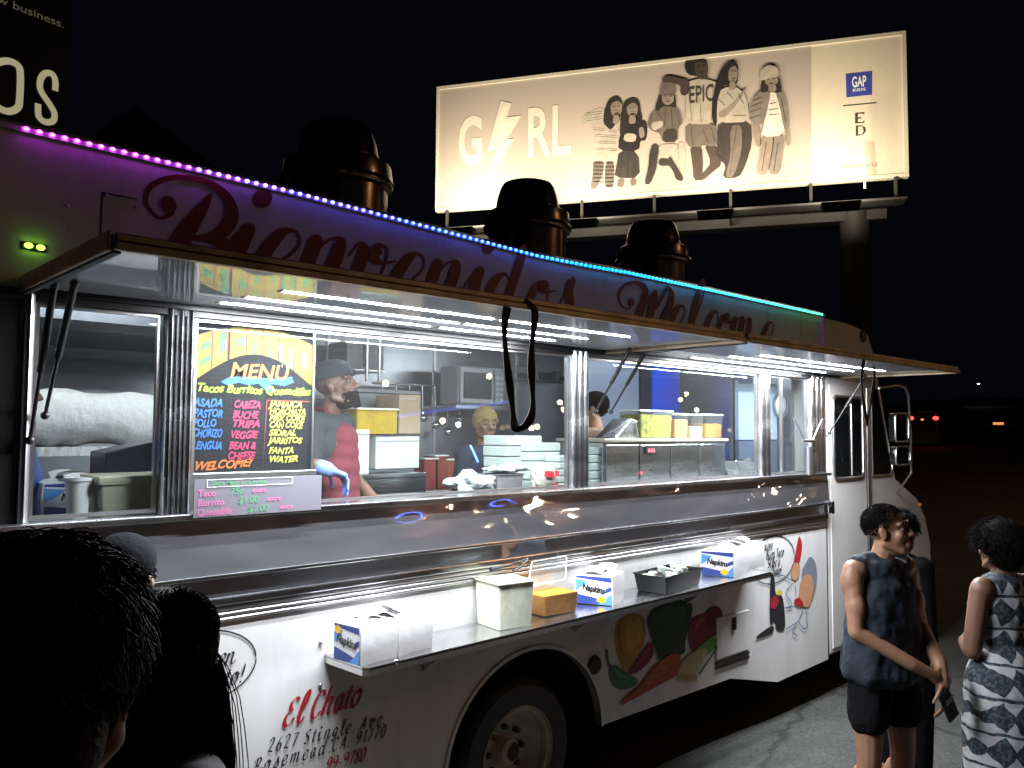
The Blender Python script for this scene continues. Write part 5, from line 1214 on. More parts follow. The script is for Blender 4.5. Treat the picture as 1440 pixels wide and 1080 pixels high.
def ringpoly(cx, cy, rx, ry, w, a0, a1, n=16, sk=.30):
    o = []; i_ = []
    for k in range(n+1):
        a = R(a0+(a1-a0)*k/n)
        o.append((cx+rx*math.cos(a), cy-ry*math.sin(a)+sk*rx*math.cos(a))); i_.append((cx+(rx-w)*math.cos(a), cy-(ry-w)*math.sin(a)+sk*(rx-w)*math.cos(a)))
    return o+i_[::-1]
def sharp(pts): s1stroke([pts], CRL)
def ribbon_px(pts, w, m, k=.02, n=6):
    q = [s1px(x, y) for x, y in pts]; ps = smooth_pts(q, n); vs = []
    for i in range(len(ps)):
        a = ps[max(i-1, 0)]; b = ps[min(i+1, len(ps)-1)]; dx, dy = b[0]-a[0], b[1]-a[1]; l = math.hypot(dx, dy) or 1
        vs += [s1f(ps[i][0]-dy/l*w, ps[i][1]+dx/l*w, k), s1f(ps[i][0]+dy/l*w, ps[i][1]-dx/l*w, k)]
    MB().add(vs, [(2*i, 2*i+1, 2*i+3, 2*i+2) for i in range(len(ps)-1)]).build('letter', m, pn, fix=False)
pw = (s1px(66, 140)[0]-s1px(58, 140)[0])*.62
ribbon_px([(-10, 100), (-6, 90), (10, 86), (24, 92), (28, 104), (27, 140), (24, 152), (12, 157), (-2, 152), (-10, 140), (-10, 100)], pw, CRL)
ribbon_px([(77, 128), (77, 113), (72, 104), (62, 104), (56, 114), (57, 128), (70, 148), (76, 160), (74, 170), (64, 172), (55, 166), (53, 158), (53, 146)], pw*.92, CRL)
vs, fs = text_geo('now business.', 1.0); w_ = max(v[0] for v in vs); a = s1px(-29, -6); b = s1px(89, 40); c_ = s1px(40, 13)
MB().add([s1f(a[0]+(b[0]-a[0])*u/w_, a[1]+(b[1]-a[1])*u/w_+v*(.92*(s1px(40, 3)[1]-s1px(40, 20)[1])), .02) for u, v in vs], fs).build('small_words', CRS, pn)

# dark gabled house behind the truck
hs = thing('dark_house', 'unlit house gable barely visible behind the truck roof', 'house', depth(203, 600, 15))
pr = depth(203, 172, 15); e1 = RGT.copy(); e1.z = 0; e1.normalize(); e2 = Vector((-e1.y, e1.x, 0))
DKW = mat('dark_stucco', (.06, .055, .06), .9); DKR = mat('dark_shingle', (.03, .03, .032), .9)
def hf(u, v, t): return Vector((pr.x, pr.y, 0))+e1*u+e2*t+Vector((0, 0, v))
MB().prism([(-4, 0), (4, 0), (4, pr.z-3.0), (0, pr.z-.1), (-4, pr.z-3.0)], hf, 0, 7).build('wall', DKW, hs)
MB().prism([(-4.4, pr.z-3.3), (0, pr.z), (4.4, pr.z-3.3), (4.4, pr.z-3.15), (0, pr.z+.15), (-4.4, pr.z-3.15)], hf, -.4, 7.4).build('roof', DKR, hs)

# ------------------------------------------------------------------ the street to the right
slope = .052
mb = MB(); dd = ray(1400, 609); dd = Vector((dd.x, dd.y, 0)).normalized(); nn = Vector((-dd.y, dd.x, 0)); o_ = Vector((CAM.x, CAM.y, 0))
def rd(d, s, z=0): q = o_+dd*d+nn*s; return Vector((q.x, q.y, max(0.0, slope*(d-18))+z))
for i, d in enumerate((18, 30, 60, 120, 200)):
    mb.v += [tuple(rd(d, -60, .006)), tuple(rd(d, 14, .006))]
mb.f += [(2*i, 2*i+1, 2*i+3, 2*i+2) for i in range(4)]
o = mb.build('road', mat('far_road', (.07, .06, .05), .8, var=.3, vscale=.5)); o['kind'] = 'structure'
mb = MB()
for i, d in enumerate((20, 40, 80, 150)): mb.v += [tuple(rd(d, -1.5-d*.05, .012)), tuple(rd(d, -1.35-d*.05, .012))]
mb.f += [(2*i, 2*i+1, 2*i+3, 2*i+2) for i in range(3)]
o = mb.build('lane_line', mat('road_paint', (.5, .48, .4), .7)); o['kind'] = 'structure'
def far_car(name, label, px, py, t_, wd, lights, body):
    p = depth(px, py, t_); th = thing(name, label, 'car', (p.x, p.y, 0), 'cars on the far street')
    z0 = max(0, slope*(t_-18)); Xr = Vector((e1.x, e1.y, 0)); Yr = Vector((FWD.x, FWD.y, 0)).normalized()
    def q(u, v, s): return Vector((p.x, p.y, 0))+Xr*u+Yr*s+Vector((0, 0, z0+v))
    hw = wd/2; top = max(1.5, p.z-z0+.5)
    MB().prism([(-hw, .35), (hw, .35), (hw, .95), (hw*.8, top), (-hw*.8, top), (-hw, .95)], q, 0, 4.2).build('body', body, th, bevel=.05)
    MB().add([q(-hw*.75, .98, -.02), q(hw*.75, .98, -.02), q(hw*.66, top-.08, -.02), q(-hw*.66, top-.08, -.02)], [(0, 1, 2, 3)]).build('rear_window', DARKGLASS, th)
    for s in (-1, 1):
        MB().cyl(q(s*hw*.8-.1, .32, .8), q(s*hw*.8+.1, .32, .8), .33, n=16).build('wheel', RUBBER, th)
        MB().cyl(q(s*hw*.8-.1, .32, 3.4), q(s*hw*.8+.1, .32, 3.4), .33, n=16).build('wheel', RUBBER, th)
    for (lx, ly, r_, c_, e_) in lights:
        a = depth(lx, ly, t_-.05); MB().ball(a, (r_, r_, r_*.7), 12, 8).build('tail_light', mat('lamp_%d_%d_%d' % tuple(int(v*9) for v in c_), c_, .4, emit=c_, estr=e_), th, smooth=60)
    return th
CARP = mat('dark_car_paint', (.02, .02, .022), .3, coat=.5)
far_car('parked_car', 'dark car with two glowing red tail lights beyond the truck mirrors', 1297, 592, 40, 1.75, [(1281, 588, .13, (1, .04, .03), 5.0), (1297, 590, .07, (1, .3, .05), 1.2), (1316, 588, .13, (1, .04, .03), 5.0)], CARP)
far_car('distant_car', 'distant car with a pale red tail light on the street', 1325, 594, 70, 1.8, [(1321, 593, .14, (1, .6, .5), 2.5), (1328, 594, .10, (1, .1, .08), 1.6)], CARP)
far_car('distant_car', 'farthest car with small white lights on the street', 1343, 594, 95, 1.8, [(1335, 592, .12, (.6, .55, .5), 1.2), (1352, 595, .16, (.9, .85, .8), 2.0)], CARP)
LAMPM = mat('far_lamp_glow', (1, 1, 1), .4, emit=(1.0, .97, .9), estr=30.0)
def street_lamp(label, base, h, arm, glow, light=None, grp='street lamps'):
    base = Vector(base); t = thing('street_lamp', label, 'street lamp', base, grp)
    MB().cyl(base, base+Vector((0, 0, h)), .09, .05, 12).build('pole', BSTEEL, t, smooth=60)
    a = base+Vector((0, 0, h)); b = a+Vector(arm)
    MB().tube([a-Vector((0, 0, .2)), a.lerp(b, .4)+Vector((0, 0, .15)), b], .04, 8).build('arm', BSTEEL, t, smooth=60)
    MB().ball(b, (.26, .16, .09)).build('head', BSTEEL, t, smooth=60)
    MB().ball(b-Vector((0, 0, .06)), (.18, .12, .07)).build('lens', glow, t, smooth=60)
    if light:
        ld = bpy.data.lights.new('lamp', 'SPOT'); ld.energy = light[0]; ld.color = light[1]; ld.spot_size = R(165); ld.spot_blend = .6; ld.shadow_soft_size = .18
        lo = bpy.data.objects.new('lamp_light', ld); COL.objects.link(lo); lo.parent = t; lo.location = b-Vector((0, 0, .16))-WL[t.name]
        if len(light) > 2: lo.rotation_euler = (Vector(light[2])-(b-Vector((0, 0, .16)))).to_track_quat('-Z', 'Y').to_euler()
SOD = (1.0, .48, .16)
SODG = mat('sodium_glow', SOD, .4, emit=SOD, estr=22.0)
p = depth(1376, 539, 110); b_ = Vector((p.x, p.y, 0)); street_lamp('tiny distant white street lamp above the far street', b_-Vector((1.2, 0, 0)), p.z, (1.2, 0, 0), LAMPM)
q = o_+dd*24-nn*9; street_lamp('sodium street lamp beyond the right edge lighting the far street', (q.x, q.y, .3), 8.0, (-1.0, .8, 0), SODG, (420, SOD))
street_lamp('sodium street lamp across the lot facing the cab', (13.5, -9.0, 0), 7.5, (-1.2, .6, 0), SODG, (200, SOD, (5, 0, 2.4)))
# orange street sign, guard rail
p = depth(1404, 597, 60); t = thing('road_sign', 'small glowing orange road sign on the far street', 'sign', (p.x, p.y, max(0, slope*42)))
MB().box(p, (.55, .55, .32)).build('board', mat('orange_sign', (.9, .3, .08), .5, emit=(1.0, .34, .12), estr=.9), t); MB().cyl((p.x, p.y, 2.0), p, .04).build('post', BSTEEL, t)
t = thing('guard_rail', 'pale guard rail running right from the orange road sign', 'rail', depth(1412, 601, 58))
MB().tube([depth(1407, 600, 60), depth(1440, 606, 40), depth(1475, 614, 28)], .05, 6).build('rail', mat('pale_rail', (.45, .42, .36), .5, emit=(.4, .36, .3), estr=.0), t)
for k in range(4):
    a = depth(1407, 600, 60).lerp(depth(1440, 606, 40), k/3); MB().cyl((a.x, a.y, 0), a, .04, n=8).build('rail_post', BSTEEL, t)

# ------------------------------------------------------------------ brick building across the lot (seen mirrored in the glass and steel)
def mir(px, py, Y): q = at(px, py, Y); return Vector((q.x, -Y, q.z))
bd = thing('brick_building', 'low brick building across the lot, mirrored in the truck windows', 'building', (16, -15.5, 0))
bk = bpy.data.materials.new('brick_wall'); bk.use_nodes = True; nt = bk.node_tree
bt = nt.nodes.new('ShaderNodeTexBrick'); tc = nt.nodes.new('ShaderNodeTexCoord'); mp_ = nt.nodes.new('ShaderNodeMapping'); mp_.inputs['Rotation'].default_value = (R(90), 0, 0)
nt.links.new(tc.outputs['Object'], mp_.inputs[0]); nt.links.new(mp_.outputs[0], bt.inputs[0]); bt.inputs['Color1'].default_value = (.16, .04, .03, 1); bt.inputs['Color2'].default_value = (.11, .03, .022, 1); bt.inputs['Mortar'].default_value = (.20, .17, .15, 1); bt.inputs['Scale'].default_value = 2.2
nt.links.new(bt.outputs[0], nt.nodes['Principled BSDF'].inputs['Base Color'])
bxo('wall', bk, bd, -2, 40, -16, -15.2, 0, 3.4)
bxo('roof_edge', BSTEEL, bd, -2.2, 40.2, -16.2, -15.0, 3.41, 3.6)
for x in (4, 10, 16, 22, 28, 34): bxo('shop_window', DARKGLASS, bd, x, x+2.2, -15.19, -15.15, .6, 2.6)
NEON = mat('blue_neon', (.1, .2, 1), .4, emit=(.10, .20, 1.0), estr=3.5)
MB().tube([mir(560, 585, 15), mir(720, 564, 15)], .05, 8).build('neon_tube', NEON, bd)
BULB = mat('warm_bulb', (1, .8, .5), .4, emit=(1.0, .72, .42), estr=45.0)
st = thing('string_lights', 'string of warm bulbs hung along the brick building', 'string lights', (16, -14.6, 0))
bl = [mir(*q, 14.5) for q in ((624, 592), (646, 597), (749, 602), (757, 600), (789, 566), (794, 576), (967, 554), (959, 562), (1181, 586), (1186, 587))]
bl += [Vector((x, -14.2, 4.1+.25*math.sin(x*1.3))) for x in (-3, 3, 9, 34)]
rb = random.Random(11); bl += [Vector((9+k*3.1, -13.4-rb.random()*1.2, 2.0+2.6*rb.random())) for k in range(9)]
bl.sort(key=lambda v: v.x)
MB().tube([v+Vector((0, 0, .3)) for v in bl], .012, 5).build('cable', BLACK, st)
for v in bl: MB().ball(v, .085, 10, 7).build('bulb', BULB, st, smooth=60)

# ------------------------------------------------------------------ people
def capsule(mb, p0, r0, p1, r1, n=12):
    p0 = Vector(p0); p1 = Vector(p1); d = (p1-p0); L = d.length
    d = d.normalized() if L > 1e-6 else Vector((0, 0, 1)); a = d.orthogonal().normalized(); b = d.cross(a); rings = []
    for k in range(5): t = math.pi/2*(1-k/4); rings.append((p0-d*r0*math.sin(t), max(r0*math.cos(t), 1e-4)))
    for k in range(5): t = math.pi/2*k/4; rings.append((p1+d*r1*math.sin(t), max(r1*math.cos(t), 1e-4)))
    vs = [p+(a*math.cos(2*math.pi*i/n)+b*math.sin(2*math.pi*i/n))*r for p, r in rings for i in range(n)]
    m = len(rings)
    mb.add(vs, [(j*n+i, j*n+(i+1) % n, (j+1)*n+(i+1) % n, (j+1)*n+i) for j in range(m-1) for i in range(n)]+[tuple(range(n-1, -1, -1)), tuple(range((m-1)*n, m*n))])
def ellip(mb, c, r, rot=None, n=16, m=10):
    c = Vector(c); k = MB(); k.ball((0, 0, 0), r, n, m)
    mb.add([c+(rot @ Vector(v) if rot is not None else Vector(v)) for v in k.v], k.f)
def fuse(mb, name, m, parent, voxel=.008, smooth=6, extra=None):
    me = bpy.data.meshes.new('tmp'); me.from_pydata(mb.v, [], mb.f)
    ob = bpy.data.objects.new('tmp', me)
    r_ = ob.modifiers.new('r', 'REMESH'); r_.mode = 'VOXEL'; r_.voxel_size = voxel
    if smooth: s_ = ob.modifiers.new('s', 'SMOOTH'); s_.factor = .5; s_.iterations = smooth
    out = baked(ob); bpy.data.objects.remove(ob); bpy.data.meshes.remove(me)
    out.name = name; out.materials.clear(); out.materials.append(m)
    if extra: extra(out)
    out.polygons.foreach_set('use_smooth', [True]*len(out.polygons))
    c = WL[parent.name].copy() if parent is not None else Vector((0, 0, 0))
    out.transform(Matrix.Translation(-c))
    return link(name, out, c, parent)

class Rig:
    """Person frame: x to the person's right, y forward, z up, scaled to the height H (1.75 in the template)."""
    def __init__(s, name, label, loc, face, H=1.72, voxel=.008, base=0.0):
        s.k = H/1.75; f = Vector((face[0], face[1], 0)).normalized(); r = Vector((f.y, -f.x, 0))
        s.o = Vector((loc[0], loc[1], base)); s.f, s.r = f, r; s.vox = voxel
        s.t = thing(name, label, 'person', s.o)
    def P(s, x, y, z): return s.o+(s.r*x+s.f*y+Vector((0, 0, z)))*s.k
    def head_rot(s, yaw=0.0, tilt=0.0):
        b = Matrix((s.r, s.f, Vector((0, 0, 1)))).transposed()
        return b @ Matrix.Rotation(-yaw, 3, 'Z') @ Matrix.Rotation(-tilt, 3, 'X')
def head(mb, rig, c, rot, sc_=1.0):
    k = rig.k*sc_
    def q(x, y, z): return c+rot @ (Vector((x, y, z))*k)
    ellip(mb, q(0, -.014, .036), (.074*k, .093*k, .084*k), rot); ellip(mb, q(0, .022, -.030), (.060*k, .066*k, .078*k), rot)
    ellip(mb, q(0, .030, -.078), (.046*k, .055*k, .042*k), rot); ellip(mb, q(0, .066, -.102), (.022*k, .018*k, .016*k), rot)
    capsule(mb, q(0, .083, .020), .009*k, q(0, .106, -.022), .013*k); ellip(mb, q(.013, .092, -.028), (.010*k, .012*k, .009*k), rot); ellip(mb, q(-.013, .092, -.028), (.010*k, .012*k, .009*k), rot)
    for s in (-1, 1):
        capsule(mb, q(s*.012, .083, .030), .010*k, q(s*.050, .066, .030), .011*k)
        ellip(mb, q(s*.038, .058, -.022), (.024*k, .022*k, .026*k), rot)
        ellip(mb, q(s*.076, -.006, -.008), (.009*k, .019*k, .031*k), rot); ellip(mb, q(s*.082, -.014, .004), (.007*k, .014*k, .020*k), rot)
        capsule(mb, q(s*.058, -.01, -.055), .020*k, q(s*.030, .058, -.098), .016*k)
    capsule(mb, q(-.019, .086, -.060), .0075*k, q(.019, .086, -.060), .0075*k); capsule(mb, q(-.016, .085, -.073), .0085*k, q(.016, .085, -.073), .0085*k)
    return q
def eyes(rig, q, k=1.0):
    for s in (-1, 1):
        e = MB(); e.ball(q(s*.030, .0715, .005), .0105*rig.k*k, 12, 8); eo = e.build('eye', mat('eye_white', (.14, .12, .11), .7, spec=.1), rig.t, smooth=60)
        i_ = MB(); i_.ball(q(s*.030, .0785, .005), .0062*rig.k*k, 10, 6); i_.build('iris', mat('eye_dark', (.015, .01, .008), .2), eo, smooth=60)
        b_ = MB(); b_.tube([q(s*.012, .092, .034), q(s*.032, .089, .041), q(s*.052, .074, .035)], .0035*rig.k, 6); b_.build('eyebrow', mat('brow_hair', (.012, .009, .008), .8), rig.t, smooth=60)
def hand(mb, rig, wrist, d, palm_n, curl=.6, k=1.0, thumb_side=1):
    """d: direction of the fingers, palm_n: normal of the palm."""
    d = Vector(d).normalized(); n = (Vector(palm_n)-d*Vector(palm_n).dot(d)).normalized(); s = d.cross(n)*thumb_side; k *= rig.k
    w = Vector(wrist)
    capsule(mb, w, .026*k, w+d*.03*k, .027*k)
    for j in range(4):
        off = s*(.027-.018*j)*k; capsule(mb, w+d*.02*k+off*.7, .014*k, w+d*.085*k+off, .0125*k)
        p = w+d*(.088-.003*abs(j-1.2))*k+off; dd_ = d.copy(); ln = (.040, .045, .042, .032)[j]
        for seg in range(3):
            a = curl*(.55, .95, .7)[seg]
            dd_ = (dd_*math.cos(a)+n*math.sin(a)).normalized(); n2 = n
            q_ = p+dd_*ln*k*(1-.2*seg); capsule(mb, p, (.0095-.001*seg)*k, q_, (.0088-.001*seg)*k, 8); p = q_
    p = w+d*.025*k+s*.030*k
    for seg in range(3):
        dd_ = (d*.75+s*(.75-.35*seg)+n*(.35+.3*seg)*curl).normalized(); q_ = p+dd_*(.036-.005*seg)*k; capsule(mb, p, (.0125-.0015*seg)*k, q_, (.011-.0015*seg)*k, 8); p = q_
def limb(mb, pts, rs):
    for a, b, r0, r1 in zip(pts, pts[1:], rs, rs[1:]): capsule(mb, a, r0, b, r1)
def torso(mb, rig, g=0.0, w=1.0, caps=True, bust=1.0):
    P = rig.P; k = rig.k; rot = Matrix((rig.r, rig.f, Vector((0, 0, 1)))).transposed()
    def E(x, y, z, a, b, c): ellip(mb, P(x, y, z), ((a*w+g)*k, (b*w+g)*k, (c+g*.5)*k), rot, 20, 12)
    E(0, 0, 1.30, .155, .105, .17); E(0, .005, 1.17, .145, .098, .16); E(0, 0, 1.04, .150, .105, .14); E(0, -.01, .95, .165, .118, .12)
    E(0, 0, 1.40, .165, .088, .075)
    for s in (-1, 1):
        if caps: E(s*.165, -.005, 1.405, .062, .062, .062)
        E(s*.07, .06*bust, 1.30, .075, .055, .08)
def neck(mb, rig, hc): capsule(mb, rig.P(0, -.012, 1.40), .062*rig.k, hc+Vector((0, 0, -.07*rig.k))-rig.f*.012*rig.k, .054*rig.k)
def tufts(mb, pts, L, r, seed, dirf, n=2, curve=.4):
    rnd = random.Random(seed)
    for p in pts:
        d = dirf(p)+Vector((rnd.gauss(0, .35), rnd.gauss(0, .35), rnd.gauss(0, .25))); d.normalize()
        l = L*rnd.uniform(.6, 1.3); a = d.orthogonal().normalized(); a = Matrix.Rotation(rnd.random()*6.28, 3, d) @ a
        q = [p-d*l*.15, p+d*l*.35, p+d*l*.7+a*l*curve*.3-Vector((0, 0, l*.1)), p+d*l+a*l*curve-Vector((0, 0, l*.3))]
        mb.tube(q, r, 4, [r, r*.95, r*.7, r*.15])
def scalp(q, rot, k, n, seed, fr=.05, back=-.09, low=-.03, c=(0, -.014, .036), r=(.078, .098, .089), side=.0):
    """points over the hair-bearing part of the skull"""
    rnd = random.Random(seed); out = []
    while len(out) < n:
        u = rnd.uniform(-1, 1); th = rnd.uniform(0, 2*math.pi); s = math.sqrt(1-u*u)
        x, y, z = c[0]+r[0]*s*math.cos(th), c[1]+r[1]*s*math.sin(th), c[2]+r[2]*u
        lim = low+max(0, (y+.02))*1.15
        if z < lim: continue
        if abs(x) > .055 and y > -.02 and z < .012: continue
        out.append(q(x, y, z))
    return out
SKIN_T = mat('skin_tan', (.30, .155, .095), .5, var=.12, vscale=25, bump=.08, bscale=220, bdist=.002)
SKIN_B = mat('skin_brown', (.19, .095, .057), .5, var=.12, vscale=25, bump=.08, bscale=220, bdist=.002)
SKIN_L = mat('skin_light', (.50, .30, .21), .5, var=.1, vscale=25)
LIPS = mat('lips', (.30, .11, .09), .45)
HAIRB = mat('black_hair', (.007, .0055, .005), .8, spec=.07, bump=.5, bscale=160)
HAIRD = mat('dark_brown_hair', (.014, .009, .006), .75, spec=.12, bump=.5, bscale=160)
DENIMN = mat('navy_shirt', (.009, .014, .025), .85, var=.2, vscale=14, bump=.5, bscale=18, bdist=.02)
BLKCL = mat('black_cloth', (.006, .006, .007), .95, spec=.08, bump=.5, bscale=16, bdist=.02)

def cloth_wrinkle(amp, sc_):
    def f(me):
        N = len(me.vertices); co = [0.0]*(3*N); no = [0.0]*(3*N)
        me.vertices.foreach_get('co', co); me.vertices.foreach_get('normal', no)
        for i in range(0, 3*N, 3):
            n_ = amp*(noise.noise(Vector((co[i]*sc_, co[i+1]*sc_, co[i+2]*sc_*.4)))+.45*noise.noise(Vector((co[i]*sc_*2.3, co[i+1]*sc_*2.3, co[i+2]*sc_*1.5))))
            co[i] += no[i]*n_; co[i+1] += no[i+1]*n_; co[i+2] += no[i+2]*n_
        me.vertices.foreach_set('co', co); me.update()
    return f

# ---- young man in the sleeveless navy shirt, hands held in front
face_m = (RGT*.42-FWD*.92)
R1 = Rig('person', 'young man in sleeveless navy shirt and dark shorts standing by the truck cab', (4.115, -1.27), face_m, 1.69, .0065)
P = R1.P
hc = P(-.015, .035, 1.60); hr = R1.head_rot(R(-32), R(-7))
mb = MB(); q1 = head(mb, R1, hc, hr, 1.06); neck(mb, R1, hc); torso(mb, R1, bust=.3)
for s in (-1, 1):
    ellip(mb, P(s*.195, .0, 1.355), (.052, .056, .085)); ellip(mb, P(s*.205, .03, 1.23), (.043, .050, .08))
limb(mb, [P(.185, 0, 1.405), P(.215, .04, 1.12), P(.03, .20, .985), P(-.05, .24, .94)], [.052*R1.k, .040*R1.k, .034*R1.k, .026*R1.k])
limb(mb, [P(-.185, 0, 1.405), P(-.235, .03, 1.12), P(-.14, .22, .97), P(-.11, .26, .91)], [.052*R1.k, .040*R1.k, .034*R1.k, .026*R1.k])
hand(mb, R1, P(-.05, .24, .94), R1.r*-.8+R1.f*.2+Vector((0, 0, -.45)), -R1.f, .75, 1.0, 1)
hand(mb, R1, P(-.11, .26, .91), Vector((0, 0, -1))+R1.f*.15, -R1.f+R1.r*.3, .55, 1.0, -1)
for s in (-1, 1):
    limb(mb, [P(s*.10, 0, .90), P(s*.115, .015, .50), P(s*.12, -.02, .09), P(s*.12, -.03, .06)], [.092*R1.k, .060*R1.k, .042*R1.k, .040*R1.k])
    ellip(mb, P(s*.115, -.035, .33), (.055*R1.k, .060*R1.k, .12*R1.k)); limb(mb, [P(s*.12, -.04, .045), P(s*.135, .15, .03)], [.04*R1.k, .032*R1.k])
fuse(mb, 'body', SKIN_T, R1.t, .0058, 5)
mb = MB(); ellip(mb, q1(0, .088, -.066), (.021, .007, .0035), hr); mb.build('lips', LIPS, R1.t, smooth=60)
eyes(R1, q1, 1.06)
mb = MB(); torso(mb, R1, .016, 1.0, caps=False, bust=.3)
rot = Matrix((R1.r, R1.f, Vector((0, 0, 1)))).transposed()
for i_ in range(24): z_ = 1.31-.0175*i_; ellip(mb, P(0, 0, z_), ((.190+.0019*i_)*R1.k, (.138+.0014*i_)*R1.k, .09*R1.k), rot, 24, 12)
for s in (-1, 1): capsule(mb, P(s*.07, -.01, 1.45), .046*R1.k, P(s*.155, -.005, 1.425), .060*R1.k)
fuse(mb, 'shirt', DENIMN, R1.t, .008, 6, cloth_wrinkle(.018, 11))
mb = MB()
for s in (-1, 1): limb(mb, [P(s*.085, 0, .86), P(s*.11, .01, .70)], [.108*R1.k, .104*R1.k])
fuse(mb, 'shorts', BLKCL, R1.t, .010, 4, cloth_wrinkle(.010, 16))
mb = MB(); 
for s in (-1, 1): mb.box(P(s*.128, .05, .018), (.11, .27, .03), rot)
mb.build('sandals', BLACK, R1.t, bevel=.01)
mb = MB(); sp = scalp(q1, hr, 1, 3000, 5, low=-.015)
def hd1(p): v = (p-hc); v.z += .03; return v.normalized()*.8+hr @ Vector((0, .35, .3))
tufts(mb, sp, .010, .0016, 6, hd1, curve=.6)
ellip(mb, q1(0, -.022, .044), (.0765, .092, .083), hr); mb.build('hair', HAIRB, R1.t, smooth=80)
t = thing('phone', 'dark phone with pale stripes held low by the young man', 'phone', P(-.11, .28, .80))
ctr = P(-.11, .285, .80); rr_ = Matrix.Rotation(.5, 3, R1.f) @ rot
MB().box(ctr, (.075, .012, .15), rr_).build('case', BLACK, t, bevel=.006); MB().box(ctr+R1.f*.0075+Vector((0, 0, .03)), (.06, .001, .006), rr_).build('stripe', CUPW, t); MB().box(ctr+R1.f*.0075+Vector((0, 0, .015)), (.06, .001, .006), rr_).build('stripe', CUPW, t)

# ---- person with dark curly hair hidden behind him
R2 = Rig('person', 'person with dark curly hair half hidden behind the young man', (4.81, -1.085), (RGT*.6+FWD*.2), 1.60, .010)
P = R2.P; hc = P(0, .02, 1.60); hr = R2.head_rot(R(-20))
mb = MB(); q2 = head(mb, R2, hc, hr); neck(mb, R2, hc); torso(mb, R2)
for s in (-1, 1):
    limb(mb, [P(s*.175, 0, 1.405), P(s*.21, -.01, 1.12), P(s*.20, .03, .88)], [.048, .038, .028]); hand(mb, R2, P(s*.20, .03, .88), Vector((0, 0, -1)), R2.r*(-s), .5)
    limb(mb, [P(s*.10, 0, .90), P(s*.11, .01, .50), P(s*.11, -.02, .07), P(s*.12, .12, .03)], [.09, .058, .042, .032])
fuse(mb, 'body', SKIN_T, R2.t, .009, 4)
mb = MB(); torso(mb, R2, .02, 1.03)
for s in (-1, 1): limb(mb, [P(s*.175, 0, 1.405), P(s*.21, -.01, 1.12), P(s*.20, .03, .90)], [.062, .054, .042])
fuse(mb, 'top', BLKCL, R2.t, .011, 5)
mb = MB()
for s in (-1, 1): limb(mb, [P(s*.09, 0, .9), P(s*.11, .01, .2)], [.12, .07])
fuse(mb, 'trousers', BLKCL, R2.t, .012, 4)
mb = MB(); sp = scalp(q2, hr, 1, 2600, 8, low=-.06); tufts(mb, sp, .028, .0022, 9, lambda p: (p-hc).normalized()+Vector((0, 0, -.4)), curve=.9)
ellip(mb, q2(0, -.03, .03), (.085, .095, .10), hr); ellip(mb, q2(0, -.07, -.07), (.085, .05, .09), hr); mb.build('hair', HAIRB, R2.t, smooth=80)

# ---- woman in the patterned dress, seen from behind
face_w = (-RGT*.38+FWD*.92)
R3 = Rig('person', 'woman with short dark hair in navy dress with white triangle rows', (4.50, -1.70), face_w, 1.60, .008)
P = R3.P; hc = P(0, .03, 1.60); hr = R3.head_rot(R(4))
mb = MB(); q3 = head(mb, R3, hc, hr); neck(mb, R3, hc); torso(mb, R3, 0, .97)
for s in (-1, 1):
    limb(mb, [P(s*.175, 0, 1.40), P(s*.225, .02, 1.09), P(s*.10, .16, 1.09), P(s*.07, .17, 1.11)], [.050, .043, .034, .026])
    hand(mb, R3, P(s*.07, .17, 1.11), R3.r*(-s)*.7+Vector((0, 0, .7)), -R3.f, .5, .95, s)
    limb(mb, [P(s*.09, 0, .90), P(s*.10, .01, .50), P(s*.10, -.02, .07), P(s*.11, .12, .03)], [.095, .058, .042, .032])
fuse(mb, 'body', SKIN_B, R3.t, .007, 5)
# zigzag dress print
dm = bpy.data.materials.new('triangle_print'); dm.use_nodes = True; nt = dm.node_tree; bs = nt.nodes['Principled BSDF']; bs.inputs['Roughness'].default_value = .85
ge = nt.nodes.new('ShaderNodeNewGeometry'); 
def N_(op, a, b=None, c=None):
    n_ = nt.nodes.new('ShaderNodeMath'); n_.operation = op
    for i_, v_ in enumerate((a, b, c)):
        if v_ is None: continue
        if isinstance(v_, (int, float)): n_.inputs[i_].default_value = v_
        else: nt.links.new(v_, n_.inputs[i_])
    return n_.outputs[0]
sx_ = nt.nodes.new('ShaderNodeSeparateXYZ'); nt.links.new(ge.outputs['Position'], sx_.inputs[0])
ns = nt.nodes.new('ShaderNodeTexNoise'); ns.inputs['Scale'].default_value = 7.0; nt.links.new(ge.outputs['Position'], ns.inputs[0])
ux = N_('SUBTRACT', N_('MULTIPLY', sx_.outputs[0], R3.r.x*13.5), N_('MULTIPLY', sx_.outputs[1], -R3.r.y*13.5)); ux = N_('ADD', ux, N_('MULTIPLY', ns.outputs[0], 1.0))
tri = N_('PINGPONG', ux, .5)
row = N_('FRACT', N_('ADD', N_('MULTIPLY', sx_.outputs[2], 6.4), N_('ADD', N_('MULTIPLY', ns.outputs[0], .30), N_('MULTIPLY', ux, .02))))
dz = N_('ABSOLUTE', N_('SUBTRACT', row, .5))
wht = N_('MULTIPLY', N_('GREATER_THAN', dz, .045), N_('LESS_THAN', dz, N_('ADD', .055, N_('MULTIPLY', tri, .74))))
ns2 = nt.nodes.new('ShaderNodeTexNoise'); ns2.inputs['Scale'].default_value = 60.0; nt.links.new(ge.outputs['Position'], ns2.inputs[0])
dark = nt.nodes.new('ShaderNodeValToRGB'); dark.color_ramp.elements[0].position = .42; dark.color_ramp.elements[1].position = .66; dark.color_ramp.elements[0].color = (.014, .022, .034, 1); dark.color_ramp.elements[1].color = (.075, .10, .13, 1); nt.links.new(ns2.outputs[0], dark.inputs[0])
